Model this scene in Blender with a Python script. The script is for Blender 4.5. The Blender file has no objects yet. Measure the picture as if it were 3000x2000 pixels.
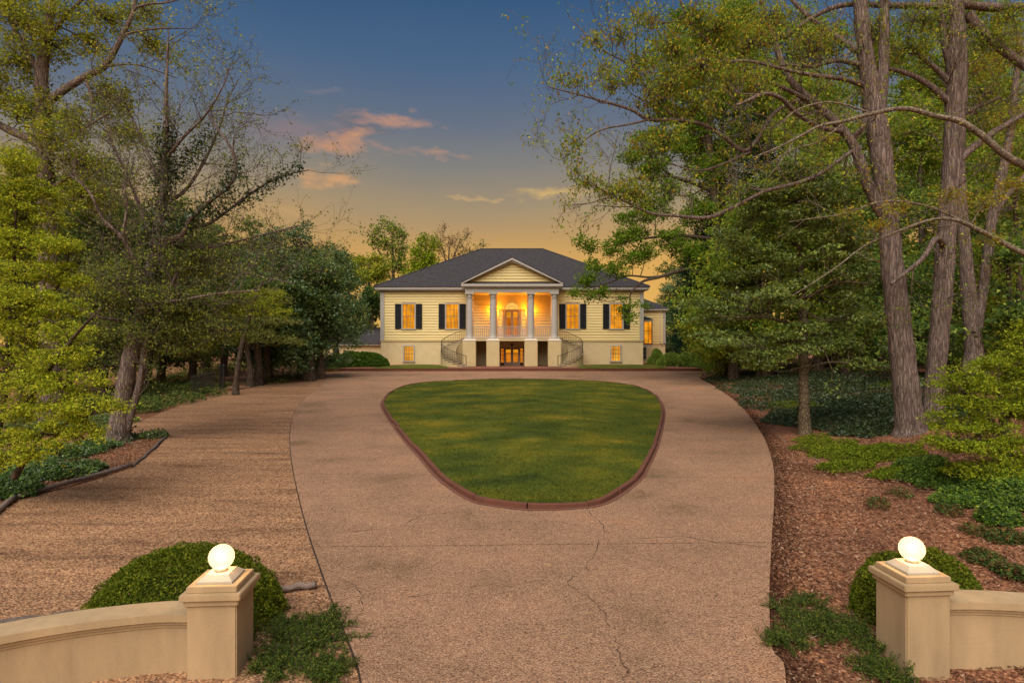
import bpy, bmesh, math, random
import numpy as np
from mathutils import Vector, Matrix

# ------------------------------------------------------------------ camera, sky, sun, exposure
F, HC = 1800.0, 3.4            # focal length in pixels of the 3000 x 2000 photograph, camera height
SC = bpy.context.scene
COL = SC.collection
cam_d = bpy.data.cameras.new('camera')
cam_d.sensor_width = 36.0
cam_d.lens = 36.0 * F / 3000.0
cam_d.clip_start = 0.1
cam_d.clip_end = 3000.0
cam = bpy.data.objects.new('camera', cam_d)
COL.objects.link(cam)
cam.location = (0, 0, HC)
cam.rotation_euler = (math.radians(90), 0, 0)
SC.camera = cam

def s2l(c):
    return tuple(((v / 255.0) / 12.92 if v / 255.0 < 0.04045 else ((v / 255.0 + 0.055) / 1.055) ** 2.4) for v in c) + (1.0,)

world = bpy.data.worlds.new('World')
SC.world = world
world.use_nodes = True
def build_world():
    nt = world.node_tree
    nt.nodes.clear()
    N = nt.nodes.new
    L = nt.links.new
    out = N('ShaderNodeOutputWorld')
    bg = N('ShaderNodeBackground')
    L(bg.outputs[0], out.inputs[0])
    tc = N('ShaderNodeTexCoord')
    sep = N('ShaderNodeSeparateXYZ')
    L(tc.outputs['Generated'], sep.inputs[0])
    def M(op, a, b=None, c=None):
        n = N('ShaderNodeMath')
        n.operation = op
        for i, v in enumerate((a, b, c)):
            if v is None:
                continue
            if isinstance(v, (int, float)):
                n.inputs[i].default_value = v
            else:
                L(v, n.inputs[i])
        return n.outputs[0]
    az = M('ARCTAN2', sep.outputs[0], sep.outputs[1])
    el = M('ARCSINE', sep.outputs[2])
    # dusk gradient over elevation, gently warped so that it does not band
    nz = N('ShaderNodeTexNoise')
    nz.inputs['Scale'].default_value = 2.2
    nz.inputs['Detail'].default_value = 4
    mp = N('ShaderNodeMapping')
    mp.inputs['Scale'].default_value = (1, 1, 3.5)
    L(tc.outputs['Generated'], mp.inputs[0])
    L(mp.outputs[0], nz.inputs[0])
    warp = M('MULTIPLY', M('SUBTRACT', nz.outputs[0], 0.5), 0.075)
    elw = M('ADD', el, warp)
    ramp = N('ShaderNodeValToRGB')
    cr = ramp.color_ramp
    stops = [(0.0, (226, 176, 92)), (7.0, (214, 165, 89)), (10.0, (187, 151, 101)), (12.5, (163, 143, 113)),
             (16.0, (130, 128, 124)), (19.5, (102, 113, 130)), (24.0, (74, 101, 134)), (29.5, (52, 87, 124)),
             (45.0, (46, 76, 118)), (90.0, (40, 66, 108))]
    while len(cr.elements) < len(stops):
        cr.elements.new(0.5)
    for e, (a, c) in zip(cr.elements, stops):
        e.position = a / 90.0
        e.color = s2l(c)
    L(M('DIVIDE', elw, math.pi / 2), ramp.inputs[0])
    # physical sky of the low sun behind the house, a small share of the light
    sky = N('ShaderNodeTexSky')
    sky.sky_type = 'NISHITA'
    sky.sun_disc = False
    sky.sun_elevation = math.radians(3)
    sky.sun_rotation = math.radians(12)
    sky.dust_density = 2.0
    add = N('ShaderNodeMixRGB')
    add.blend_type = 'ADD'
    add.inputs[0].default_value = 0.0012
    L(ramp.outputs[0], add.inputs[1])
    L(sky.outputs[0], add.inputs[2])
    cur = add.outputs[0]
    # clouds: torn ellipses in azimuth / elevation
    comb = N('ShaderNodeCombineXYZ')
    L(az, comb.inputs[0])
    L(el, comb.inputs[1])
    mp2 = N('ShaderNodeMapping')
    mp2.inputs['Scale'].default_value = (1.0, 2.6, 1)
    L(comb.outputs[0], mp2.inputs[0])
    dn = N('ShaderNodeTexNoise')
    dn.inputs['Scale'].default_value = 17
    dn.inputs['Detail'].default_value = 5
    dn.inputs['Roughness'].default_value = 0.6
    L(mp2.outputs[0], dn.inputs[0])
    sepn = N('ShaderNodeSeparateXYZ')
    L(dn.outputs['Color'], sepn.inputs[0])
    azd = M('ADD', az, M('MULTIPLY', M('SUBTRACT', sepn.outputs[0], 0.5), 0.17))
    eld = M('ADD', el, M('MULTIPLY', M('SUBTRACT', sepn.outputs[1], 0.5), 0.055))
    clouds = [(862, 385, 150, 46, (146, 122, 126), .75), (1035, 372, 95, 46, (112, 108, 116), .75), (985, 425, 90, 36, (214, 152, 112), .95),
              (1135, 348, 125, 20, (200, 148, 120), .85), (1060, 395, 40, 14, (196, 146, 120), .6), (1030, 405, 30, 12, (214, 158, 112), .7),
              (1268, 455, 95, 12, (186, 146, 122), .75), (958, 523, 66, 22, (222, 164, 110), .9), (1150, 432, 40, 10, (178, 140, 124), .6),
              (1618, 573, 95, 15, (226, 188, 112), .8), (1388, 582, 70, 9, (214, 176, 116), .7), (925, 266, 50, 10, (128, 124, 136), .5),
              (1690, 560, 200, 10, (205, 168, 112), .5), (700, 610, 160, 20, (216, 170, 110), .4)]
    for px, py, rx, ry, col, amt in clouds:
        a0 = math.atan((px - 1500) / F)
        e0 = math.atan((1000 - py) / math.hypot(F, px - 1500))
        dx = M('DIVIDE', M('SUBTRACT', azd, a0), 1.35 * rx / F)
        dy = M('DIVIDE', M('SUBTRACT', eld, e0), 1.35 * ry / F)
        r2 = M('ADD', M('MULTIPLY', dx, dx), M('MULTIPLY', dy, dy))
        m = M('MAXIMUM', M('SUBTRACT', 1.0, r2), 0.0)
        m = M('MULTIPLY', M('POWER', m, 1.7), amt * .85)
        m = M('MULTIPLY', m, M('MINIMUM', M('MULTIPLY', M('MAXIMUM', M('SUBTRACT', sepn.outputs[2], .22), 0.0), 3.0), 1.0))
        mx = N('ShaderNodeMixRGB')
        L(m, mx.inputs[0])
        L(cur, mx.inputs[1])
        mx.inputs[2].default_value = s2l(col)
        cur = mx.outputs[0]
    L(cur, bg.inputs[0])
    bg.inputs[1].default_value = 1.0
build_world()

sun_d = bpy.data.lights.new('sun', 'SUN')
sun_d.energy = 4.9
sun_d.angle = math.radians(64)
sun_d.color = (1.0, 0.925, 0.81)
sun = bpy.data.objects.new('sun', sun_d)
COL.objects.link(sun)
sun.location = (-20, -30, 60)
sun.rotation_euler = (math.radians(40), 0, math.radians(-14))   # broad, high glow from behind the camera

SC.view_settings.view_transform = 'Standard'
SC.view_settings.look = 'None'
SC.view_settings.exposure = 0.0
SC.view_settings.gamma = 1.0
SC.render.engine = 'CYCLES'
SC.cycles.max_bounces = 6
SC.cycles.diffuse_bounces = 3
SC.cycles.transparent_max_bounces = 12
SC.cycles.use_denoising = True
SC.cycles.sample_clamp_indirect = 4.0

# ------------------------------------------------------------------ helpers
rng = np.random.default_rng(7)
def tag(o, label=None, cat=None, group=None, kind=None):
    if label: o['label'] = label
    if cat: o['category'] = cat
    if group: o['group'] = group
    if kind: o['kind'] = kind
    return o
def empty(name, loc=(0, 0, 0), rz=0.0, parent=None):
    o = bpy.data.objects.new(name, None)
    o.empty_display_size = 0.3
    COL.objects.link(o)
    o.location = loc
    o.rotation_euler = (0, 0, rz)
    if parent is not None: o.parent = parent
    return o
def link(name, me, mat=None, parent=None, loc=None, rz=None, scale=None):
    o = bpy.data.objects.new(name, me)
    COL.objects.link(o)
    if mat is not None and len(me.materials) == 0: me.materials.append(mat)
    if parent is not None: o.parent = parent
    if loc is not None: o.location = loc
    if rz is not None: o.rotation_euler = (0, 0, rz)
    if scale is not None: o.scale = scale
    return o
def npmesh(name, v, f, smooth=False, col=None):
    """vertices (n,3), faces (m,k) of one size k -> mesh"""
    v = np.asarray(v, dtype=np.float32)
    f = np.asarray(f, dtype=np.int32)
    me = bpy.data.meshes.new(name)
    k = f.shape[1]
    me.vertices.add(len(v))
    me.vertices.foreach_set('co', v.ravel())
    me.loops.add(f.size)
    me.loops.foreach_set('vertex_index', f.ravel())
    me.polygons.add(len(f))
    me.polygons.foreach_set('loop_start', np.arange(0, f.size, k, dtype=np.int32))
    if smooth: me.polygons.foreach_set('use_smooth', np.ones(len(f), dtype=bool))
    if col is not None:
        a = me.attributes.new('Col', 'FLOAT_COLOR', 'POINT')
        a.data.foreach_set('color', np.asarray(col, dtype=np.float32).ravel())
    me.update(calc_edges=True)
    return me
def pymesh(name, v, f, smooth=False):
    me = bpy.data.meshes.new(name)
    me.from_pydata([tuple(p) for p in v], [], f)
    me.update()
    if smooth:
        for p in me.polygons: p.use_smooth = True
    return me
BOXF = [(0, 3, 2, 1), (4, 5, 6, 7), (0, 1, 5, 4), (1, 2, 6, 5), (2, 3, 7, 6), (3, 0, 4, 7)]
def boxme(x0, x1, y0, y1, z0, z1, bevel=0.0):
    v = [(x0, y0, z0), (x1, y0, z0), (x1, y1, z0), (x0, y1, z0), (x0, y0, z1), (x1, y0, z1), (x1, y1, z1), (x0, y1, z1)]
    if not bevel:
        return pymesh('box', v, BOXF)
    bm = bmesh.new()
    vs = [bm.verts.new(p) for p in v]
    for f in BOXF: bm.faces.new([vs[i] for i in f])
    bmesh.ops.bevel(bm, geom=list(bm.edges), offset=bevel, segments=2, affect='EDGES')
    me = bpy.data.meshes.new('box')
    bm.to_mesh(me)
    bm.free()
    return me
def box(name, x0, x1, y0, y1, z0, z1, mat, parent=None, bevel=0.0):
    """box whose object sits at its own bottom centre"""
    cx, cy = (x0 + x1) / 2, (y0 + y1) / 2
    me = boxme(x0 - cx, x1 - cx, y0 - cy, y1 - cy, 0, z1 - z0, bevel)
    return link(name, me, mat, parent, (cx, cy, z0))
def lathe(name, prof, mat, parent=None, loc=(0, 0, 0), n=24, smooth=True):
    v, f = [], []
    for r, z in prof:
        for i in range(n):
            a = 2 * math.pi * i / n
            v.append((r * math.cos(a), r * math.sin(a), z))
    for j in range(len(prof) - 1):
        for i in range(n):
            k = (i + 1) % n
            f.append((j * n + i, j * n + k, (j + 1) * n + k, (j + 1) * n + i))
    f.append(tuple(range(n - 1, -1, -1)))
    f.append(tuple((len(prof) - 1) * n + i for i in range(n)))
    return link(name, pymesh(name, v, f, smooth), mat, parent, loc)
def prism(name, poly, y0, y1, mat, parent=None):
    """polygon in x,z extruded from y0 to y1"""
    n = len(poly)
    v = [(x, y0, z) for x, z in poly] + [(x, y1, z) for x, z in poly]
    f = [tuple(range(n)), tuple(range(2 * n - 1, n - 1, -1))]
    for i in range(n):
        j = (i + 1) % n
        f.append((j, i, i + n, j + n))
    return link(name, pymesh(name, v, f), mat, parent)
class Tubes:
    """tapered tubes gathered into one mesh"""
    def __init__(self):
        self.v, self.f, self.n = [], [], 0
    def add(self, pts, rad, sides=6):
        pts = np.asarray(pts, dtype=float)
        rad = np.asarray(rad, dtype=float)
        t = np.gradient(pts, axis=0)
        t /= np.linalg.norm(t, axis=1)[:, None] + 1e-9
        m = t.mean(axis=0)
        ref = np.array((0, 0, 1.0)) if abs(m[2]) < 0.8 * np.linalg.norm(m) + 1e-9 else np.array((1.0, 0, 0))
        u = np.cross(t, ref)
        u /= np.linalg.norm(u, axis=1)[:, None] + 1e-9
        w = np.cross(t, u)
        a = np.arange(sides) * 2 * math.pi / sides
        ring = pts[:, None, :] + rad[:, None, None] * (np.cos(a)[None, :, None] * u[:, None, :] + np.sin(a)[None, :, None] * w[:, None, :])
        k = len(pts)
        idx = np.arange(k * sides).reshape(k, sides) + self.n
        nx = np.roll(idx, -1, axis=1)
        self.f.append(np.stack([idx[:-1], nx[:-1], nx[1:], idx[1:]], axis=-1).reshape(-1, 4))
        self.v.append(ring.reshape(-1, 3))
        self.n += k * sides
    def mesh(self, name, origin=(0, 0, 0)):
        v = np.concatenate(self.v) - np.asarray(origin)
        return npmesh(name, v, np.concatenate(self.f), smooth=True)
def smooth_path(pts, n=6):
    """Catmull-Rom through rows of any width"""
    p = np.asarray(pts, dtype=float)
    if len(p) < 3:
        t = np.linspace(0, 1, n + 1)[:, None]
        return p[0] * (1 - t) + p[-1] * t
    q = np.vstack([2 * p[0] - p[1], p, 2 * p[-1] - p[-2]])
    out = []
    for i in range(len(p) - 1):
        a, b, c, d = q[i:i + 4]
        for t in np.arange(n) / n:
            out.append(0.5 * (2 * b + (c - a) * t + (2 * a - 5 * b + 4 * c - d) * t * t + (3 * b - a - 3 * c + d) * t ** 3))
    out.append(p[-1])
    return np.array(out)
def closed_path(pts, n=6):
    p = np.asarray(pts, dtype=float)
    k = len(p)
    out = []
    for i in range(k):
        a, b, c, d = p[i - 1], p[i], p[(i + 1) % k], p[(i + 2) % k]
        for t in np.arange(n) / n:
            out.append(0.5 * (2 * b + (c - a) * t + (2 * a - 5 * b + 4 * c - d) * t * t + (3 * b - a - 3 * c + d) * t ** 3))
    return np.array(out)

# ------------------------------------------------------------------ pixel <-> place
SL = 0.0204
def base_z(y):
    return SL * (np.minimum(np.asarray(y, dtype=float), 60.0) - 6.0)
def P(px, py, d):
    return Vector(((px - 1500) / F * d, d, HC - (py - 1000) / F * d))
def Gp(px, py, up=0.0):
    """pixel -> point on the sloping drive plane (raised by up)"""
    d = (HC - up + SL * 6.0) / ((py - 1000) / F + SL)
    return ((px - 1500) / F * d, d)
RE = np.array([Gp(*p) for p in [(2045, 1104), (2090, 1130), (2160, 1180), (2225, 1260), (2262, 1350), (2268, 1450), (2262, 1560), (2255, 1700), (2254, 1780), (2262, 1900), (2296, 1965), (2300, 2060)]])
_o = np.argsort(RE[:, 1])
def right_edge(y):
    return np.interp(y, RE[_o, 1], RE[_o, 0])
def sst(t):
    t = np.clip(t, 0, 1)
    return t * t * (3 - 2 * t)
def ground_z(x, y):
    x = np.asarray(x, dtype=float)
    y = np.asarray(y, dtype=float)
    z = base_z(y)
    s = x - right_edge(y)
    amp = 0.45 + 0.95 * sst((y - 8) / 10.0)
    amp = amp * (1 - sst((y - 46) / 6.0))
    z = z + amp * sst(s / 9.0)
    z = z - 0.26 * np.exp(-((x - 5.0) ** 2 + (y - 5.9) ** 2) / 1.3) - 0.2 * np.exp(-((x + 3.6) ** 2 + (y - 5.6) ** 2) / 1.2)
    far = sst((y - 75) / 60.0)
    return z - far * 1.0
def GZ(px, py):
    """pixel -> point on the real ground (marching along the ray)"""
    dx, dz = (px - 1500) / F, -(py - 1000) / F
    d = 3.0
    while d < 140:
        if HC + dz * d < float(ground_z(dx * d, d)):
            break
        d += 0.02 if d < 30 else 0.1
    return Vector((dx * d, d, float(ground_z(dx * d, d))))

# ------------------------------------------------------------------ materials
def nodes_of(name):
    m = bpy.data.materials.new(name)
    m.use_nodes = True
    nt = m.node_tree
    b = nt.nodes['Principled BSDF']
    return m, nt, b
def mat(name, c, rough=0.7, var=0.0, vscale=3.0, bump=0.0, bscale=40.0, c2=None, metal=0.0, stretch=(1, 1, 1), detail=5.0, spec=0.4):
    m, nt, b = nodes_of(name)
    N, L = nt.nodes.new, nt.links.new
    b.inputs['Base Color'].default_value = (*c, 1)
    b.inputs['Roughness'].default_value = rough
    b.inputs['Metallic'].default_value = metal
    b.inputs['Specular IOR Level'].default_value = spec
    geo = N('ShaderNodeNewGeometry')
    mp = N('ShaderNodeMapping')
    mp.inputs['Scale'].default_value = stretch
    L(geo.outputs['Position'], mp.inputs[0])
    if var or c2:
        n = N('ShaderNodeTexNoise')
        n.inputs['Scale'].default_value = vscale
        n.inputs['Detail'].default_value = detail
        n.inputs['Roughness'].default_value = 0.62
        L(mp.outputs[0], n.inputs[0])
        r = N('ShaderNodeValToRGB')
        r.color_ramp.elements[0].position = 0.32
        r.color_ramp.elements[1].position = 0.68
        d = c2 if c2 else tuple(v * (1 - var) for v in c)
        e = c if c2 else tuple(min(1, v * (1 + var)) for v in c)
        r.color_ramp.elements[0].color = (*d, 1)
        r.color_ramp.elements[1].color = (*e, 1)
        L(n.outputs[0], r.inputs[0])
        L(r.outputs[0], b.inputs['Base Color'])
    if bump:
        n2 = N('ShaderNodeTexNoise')
        n2.inputs['Scale'].default_value = bscale
        n2.inputs['Detail'].default_value = 4
        L(mp.outputs[0], n2.inputs[0])
        bp = N('ShaderNodeBump')
        bp.inputs['Strength'].default_value = bump
        bp.inputs['Distance'].default_value = 0.03
        L(n2.outputs[0], bp.inputs['Height'])
        L(bp.outputs[0], b.inputs['Normal'])
    return m
def ramp_node(nt, stops):
    r = nt.nodes.new('ShaderNodeValToRGB')
    cr = r.color_ramp
    while len(cr.elements) < len(stops): cr.elements.new(0.5)
    for e, (p, c) in zip(cr.elements, stops):
        e.position = p
        e.color = (*c, 1) if len(c) == 3 else c
    return r
def pebble_mat(name, stones, patches, vs, big, bump, dark=0.35, rough=0.85, streak=None):
    """stony ground: voronoi stones of several colours, dark gaps, large stains"""
    m, nt, b = nodes_of(name)
    N, L = nt.nodes.new, nt.links.new
    b.inputs['Roughness'].default_value = rough
    b.inputs['Specular IOR Level'].default_value = 0.25
    geo = N('ShaderNodeNewGeometry')
    vo = N('ShaderNodeTexVoronoi')
    vo.inputs['Scale'].default_value = vs
    vo.inputs['Randomness'].default_value = 1.0
    L(geo.outputs['Position'], vo.inputs[0])
    sp = N('ShaderNodeSeparateColor')
    L(vo.outputs['Color'], sp.inputs[0])
    r1 = ramp_node(nt, [(i / max(1, len(stones) - 1), c) for i, c in enumerate(stones)])
    L(sp.outputs[0], r1.inputs[0])
    edge = ramp_node(nt, [(0.0, (1, 1, 1)), (0.45, (1, 1, 1)), (0.95, (dark, dark, dark))])
    L(vo.outputs['Distance'], edge.inputs[0])
    mu = N('ShaderNodeMixRGB')
    mu.blend_type = 'MULTIPLY'
    mu.inputs[0].default_value = 1
    L(r1.outputs[0], mu.inputs[1])
    L(edge.outputs[0], mu.inputs[2])
    n = N('ShaderNodeTexNoise')
    n.inputs['Scale'].default_value = big
    n.inputs['Detail'].default_value = 6
    n.inputs['Roughness'].default_value = 0.6
    if streak:
        mp = N('ShaderNodeMapping')
        mp.inputs['Scale'].default_value = streak
        mp.inputs['Rotation'].default_value = (0, 0, 0.35)
        L(geo.outputs['Position'], mp.inputs[0])
        L(mp.outputs[0], n.inputs[0])
    else:
        L(geo.outputs['Position'], n.inputs[0])
    r2 = ramp_node(nt, patches)
    L(n.outputs[0], r2.inputs[0])
    mu2 = N('ShaderNodeMixRGB')
    mu2.blend_type = 'MULTIPLY'
    mu2.inputs[0].default_value = 1
    L(mu.outputs[0], mu2.inputs[1])
    L(r2.outputs[0], mu2.inputs[2])
    n3 = N('ShaderNodeTexNoise')
    n3.inputs['Scale'].default_value = 7
    n3.inputs['Detail'].default_value = 8
    n3.inputs['Roughness'].default_value = 0.7
    L(geo.outputs['Position'], n3.inputs[0])
    r3 = ramp_node(nt, [(0.3, (.84, .84, .84)), (0.7, (1.12, 1.12, 1.12))])
    L(n3.outputs[0], r3.inputs[0])
    mu3 = N('ShaderNodeMixRGB')
    mu3.blend_type = 'MULTIPLY'
    mu3.inputs[0].default_value = 1
    L(mu2.outputs[0], mu3.inputs[1])
    L(r3.outputs[0], mu3.inputs[2])
    L(mu3.outputs[0], b.inputs['Base Color'])
    bp = N('ShaderNodeBump')
    bp.inputs['Strength'].default_value = bump
    bp.inputs['Distance'].default_value = 0.02
    bp.invert = True
    L(vo.outputs['Distance'], bp.inputs['Height'])
    L(bp.outputs[0], b.inputs['Normal'])
    return m
def leaf_mat(name, trans=0.35, gloss=0.0):
    m = bpy.data.materials.new(name)
    m.use_nodes = True
    nt = m.node_tree
    nt.nodes.clear()
    N, L = nt.nodes.new, nt.links.new
    out = N('ShaderNodeOutputMaterial')
    at = N('ShaderNodeAttribute')
    at.attribute_name = 'Col'
    df = N('ShaderNodeBsdfDiffuse')
    tr = N('ShaderNodeBsdfTranslucent')
    mx = N('ShaderNodeMixShader')
    mx.inputs[0].default_value = trans
    L(at.outputs[0], df.inputs[0])
    L(at.outputs[0], tr.inputs[0])
    L(df.outputs[0], mx.inputs[1])
    L(tr.outputs[0], mx.inputs[2])
    last = mx.outputs[0]
    if gloss:
        gl = N('ShaderNodeBsdfGlossy')
        gl.inputs['Roughness'].default_value = 0.45
        gl.inputs['Color'].default_value = (.8, .85, .8, 1)
        m2 = N('ShaderNodeMixShader')
        m2.inputs[0].default_value = gloss
        L(last, m2.inputs[1])
        L(gl.outputs[0], m2.inputs[2])
        last = m2.outputs[0]
    L(last, out.inputs[0])
    return m
def bark_mat(name, c, c2, scale=9.0, zs=0.16, bump=0.9):
    m, nt, b = nodes_of(name)
    N, L = nt.nodes.new, nt.links.new
    b.inputs['Roughness'].default_value = 0.95
    b.inputs['Specular IOR Level'].default_value = 0.1
    geo = N('ShaderNodeNewGeometry')
    mp = N('ShaderNodeMapping')
    mp.inputs['Scale'].default_value = (1, 1, zs)
    L(geo.outputs['Position'], mp.inputs[0])
    n = N('ShaderNodeTexNoise')
    n.inputs['Scale'].default_value = scale
    n.inputs['Detail'].default_value = 7
    n.inputs['Roughness'].default_value = 0.65
    L(mp.outputs[0], n.inputs[0])
    vo = N('ShaderNodeTexVoronoi')
    vo.feature = 'DISTANCE_TO_EDGE'
    vo.inputs['Scale'].default_value = scale * 1.6
    mp3 = N('ShaderNodeMixRGB')
    mp3.inputs[0].default_value = 0.12
    L(mp.outputs[0], mp3.inputs[1])
    L(n.outputs['Color'], mp3.inputs[2])
    L(mp3.outputs[0], vo.inputs[0])
    r = ramp_node(nt, [(0.3, c2), (0.62, c)])
    L(n.outputs[0], r.inputs[0])
    e = ramp_node(nt, [(0.0, (.36, .34, .34)), (0.2, (1, 1, 1))])
    L(vo.outputs[0], e.inputs[0])
    mu = N('ShaderNodeMixRGB')
    mu.blend_type = 'MULTIPLY'
    mu.inputs[0].default_value = 1
    L(r.outputs[0], mu.inputs[1])
    L(e.outputs[0], mu.inputs[2])
    L(mu.outputs[0], b.inputs['Base Color'])
    ad = N('ShaderNodeMath')
    ad.operation = 'MULTIPLY_ADD'
    ad.inputs[1].default_value = 1.4
    L(vo.outputs[0], ad.inputs[0])
    L(n.outputs[0], ad.inputs[2])
    bp = N('ShaderNodeBump')
    bp.inputs['Strength'].default_value = bump
    bp.inputs['Distance'].default_value = 0.06
    L(ad.outputs[0], bp.inputs['Height'])
    L(bp.outputs[0], b.inputs['Normal'])
    return m
def glow_mat(name, c, strength, stripes=0.0, scale=14.0):
    """a lit curtain, blind or lamp glass"""
    m = bpy.data.materials.new(name)
    m.use_nodes = True
    nt = m.node_tree
    nt.nodes.clear()
    N, L = nt.nodes.new, nt.links.new
    out = N('ShaderNodeOutputMaterial')
    em = N('ShaderNodeEmission')
    em.inputs[0].default_value = (*c, 1)
    em.inputs[1].default_value = strength
    if stripes:
        geo = N('ShaderNodeNewGeometry')
        mp = N('ShaderNodeMapping')
        mp.inputs['Scale'].default_value = (1, 1, 0.08)
        L(geo.outputs['Position'], mp.inputs[0])
        n = N('ShaderNodeTexNoise')
        n.inputs['Scale'].default_value = scale
        n.inputs['Detail'].default_value = 3
        L(mp.outputs[0], n.inputs[0])
        d = tuple(v * k for v, k in zip(c, (0.78, 0.55, 0.30)))  # shade between curtain folds painted into the glow as darker stripes
        r = ramp_node(nt, [(0.35, d), (0.62, c)])
        L(n.outputs[0], r.inputs[0])
        L(r.outputs[0], em.inputs[0])
        n2 = N('ShaderNodeTexNoise')           # uneven room light painted into the glow as noise
        n2.inputs['Scale'].default_value = 1.1
        n2.inputs['Detail'].default_value = 2
        L(geo.outputs['Position'], n2.inputs[0])
        mr = N('ShaderNodeMapRange')
        mr.inputs[1].default_value = .32
        mr.inputs[2].default_value = .68
        mr.inputs[3].default_value = strength * .62
        mr.inputs[4].default_value = strength * 1.15
        L(n2.outputs[0], mr.inputs[0])
        L(mr.outputs[0], em.inputs[1])
    L(em.outputs[0], out.inputs[0])
    return m
def glass_mat(name, tint=(1, 1, 1), gloss=0.08):
    m = bpy.data.materials.new(name)
    m.use_nodes = True
    nt = m.node_tree
    nt.nodes.clear()
    N, L = nt.nodes.new, nt.links.new
    out = N('ShaderNodeOutputMaterial')
    t = N('ShaderNodeBsdfTransparent')
    t.inputs[0].default_value = (*tint, 1)
    g = N('ShaderNodeBsdfGlossy')
    g.inputs['Roughness'].default_value = 0.03
    mx = N('ShaderNodeMixShader')
    mx.inputs[0].default_value = gloss
    L(t.outputs[0], mx.inputs[1])
    L(g.outputs[0], mx.inputs[2])
    L(mx.outputs[0], out.inputs[0])
    return m

MT = dict(
    siding=mat('painted_clapboard', (0.699, 0.535, 0.232), .6, .06, 2.0, .08, 30, stretch=(.3, 1, 2)),
    stucco=mat('cream_stucco', (0.596, 0.454, 0.253), .85, .07, 1.2, .12, 60),
    wallstucco=mat('garden_wall_stucco', (0.417, 0.286, 0.156), .88, .15, 1.5, .22, 70, stretch=(2.2, 2.2, .5)),
    pierstucco=mat('pier_stucco', (0.510, 0.384, 0.196), .85, .06, 1.5, .12, 60),
    trim=mat('grey_white_trim', (0.383, 0.344, 0.302), .5, .04, 3.0),
    white=mat('white_paint', (0.600, 0.520, 0.422), .5, .04, 3.0),
    roof=mat('roof_shingle', (0.048, 0.043, 0.046), .95, .45, 5.0, .5, 16, stretch=(1, 1, 3.2), spec=.15),
    shutter=mat('black_shutter', (0.008, 0.008, 0.011), .5, .1),
    iron=mat('wrought_iron', (.02, .018, .017), .5),
    tread=mat('dark_tread_shadow', (0.072, 0.056, 0.044), .8, .2),  # colour of the painted shadow line below each stair tread
    brick=mat('terracotta_brick', (0.230, 0.083, 0.045), .9, .25, 6.0, .3, 50, c2=(0.150, 0.056, 0.034)),
    kerb=mat('red_brick_kerb', (0.156, 0.052, 0.027), .9, .25, 3.0, .35, 40, c2=(0.112, 0.042, 0.026)),
    apron=mat('brick_apron', (0.143, 0.054, 0.031), .9, .25, 3.0, .3, 50, c2=(0.168, 0.072, 0.048)),
    copper=mat('dark_copper', (.05, .055, .065), .4, .2, 3.0, metal=.6),
    doorpaint=mat('door_paint', (0.294, 0.217, 0.168), .5, .05),
    darkwood=mat('dark_timber', (0.125, 0.090, 0.075), .9, .3, 7.0, .5, 30, stretch=(3, 1, 1)),
    timber=mat('weathered_timber', (0.225, 0.165, 0.140), .9, .35, 8.0, .6, 30, stretch=(.4, 3, 3)),
    deadwood=mat('pale_dead_stick', (0.306, 0.225, 0.162), .9, .2),
    curtain=glow_mat('lit_curtain', (1.0, .40, .018), 1.0, 1, 9.0),
    blind=glow_mat('lit_blind', (1.0, .47, .04), 1.0, 1, 4.0),
    doorglow=glow_mat('lit_door_glass', (.80, .24, .012), .8, 1, 2.0),
    fanglow=glow_mat('lit_fan_glass', (1.0, .55, .10), 1.05),
    glass=glass_mat('window_glass', gloss=.03),
    lampglass=glow_mat('lantern_glass', (1.0, .62, .2), 6.0),
    globe=mat('opal_globe', (.20, .185, .16), .35),
    muntin=mat('muntin_paint', (0.300, 0.182, 0.072), .5),
    soil=mat('dark_soil', (0.042, 0.025, 0.018), .95, .4, 4.0, .5, 30),
)
MT['concrete'] = pebble_mat('exposed_aggregate', [(0.458, 0.259, 0.156), (0.337, 0.175, 0.105), (0.520, 0.321, 0.198), (0.260, 0.133, 0.077), (0.429, 0.252, 0.161)],
                            [(.29, (.58, .60, .52)), (.42, (.88, .88, .85)), (.58, (1.04, 1.02, .99)), (.74, (1.14, 1.03, .88))], 52, 0.5, .7, .36)
MT['gravel'] = pebble_mat('tan_gravel', [(0.502, 0.276, 0.148), (0.321, 0.163, 0.084), (0.588, 0.356, 0.196), (0.224, 0.108, 0.058), (0.471, 0.266, 0.150)],
                          [(.30, (.50, .43, .39)), (.44, (.86, .82, .78)), (.60, (1.05, 1.0, .95)), (.74, (1.25, 1.17, 1.05))], 30, 0.9, .9, .25, streak=(.4, 2.4, 1))
MT['mulch'] = pebble_mat('bark_mulch', [(0.426, 0.175, 0.087), (0.235, 0.093, 0.048), (0.575, 0.267, 0.136), (0.148, 0.060, 0.036), (0.363, 0.157, 0.081)],
                         [(.3, (.55, .5, .5)), (.5, (.9, .9, .9)), (.7, (1.25, 1.15, 1.0))], 26, 0.55, .9, .3)
MT['turf'] = pebble_mat('mown_turf', [(0.118, 0.121, 0.007), (0.084, 0.097, 0.006), (0.159, 0.143, 0.009), (0.063, 0.079, 0.005)],
                        [(.30, (.34, .50, .40)), (.42, (.62, .80, .6)), (.52, (.9, .98, .7)), (.62, (1.5, 1.3, .9)), (.76, (2.5, 1.7, 1.5))], 45, 0.6, .7, .5, streak=(.8, 1.2, 1))
MT['bark_oak'] = bark_mat('oak_bark', (.36, .265, .225), (.175, .125, .108), 11.0, .12, 1.0)
MT['bark_grey'] = bark_mat('grey_bark', (.17, .125, .09), (.07, .048, .034), 9.0, .3, .8)
MT['bark_holly'] = bark_mat('pale_bark', (.22, .17, .105), (.11, .08, .05), 8.0, .6, .5)
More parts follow.
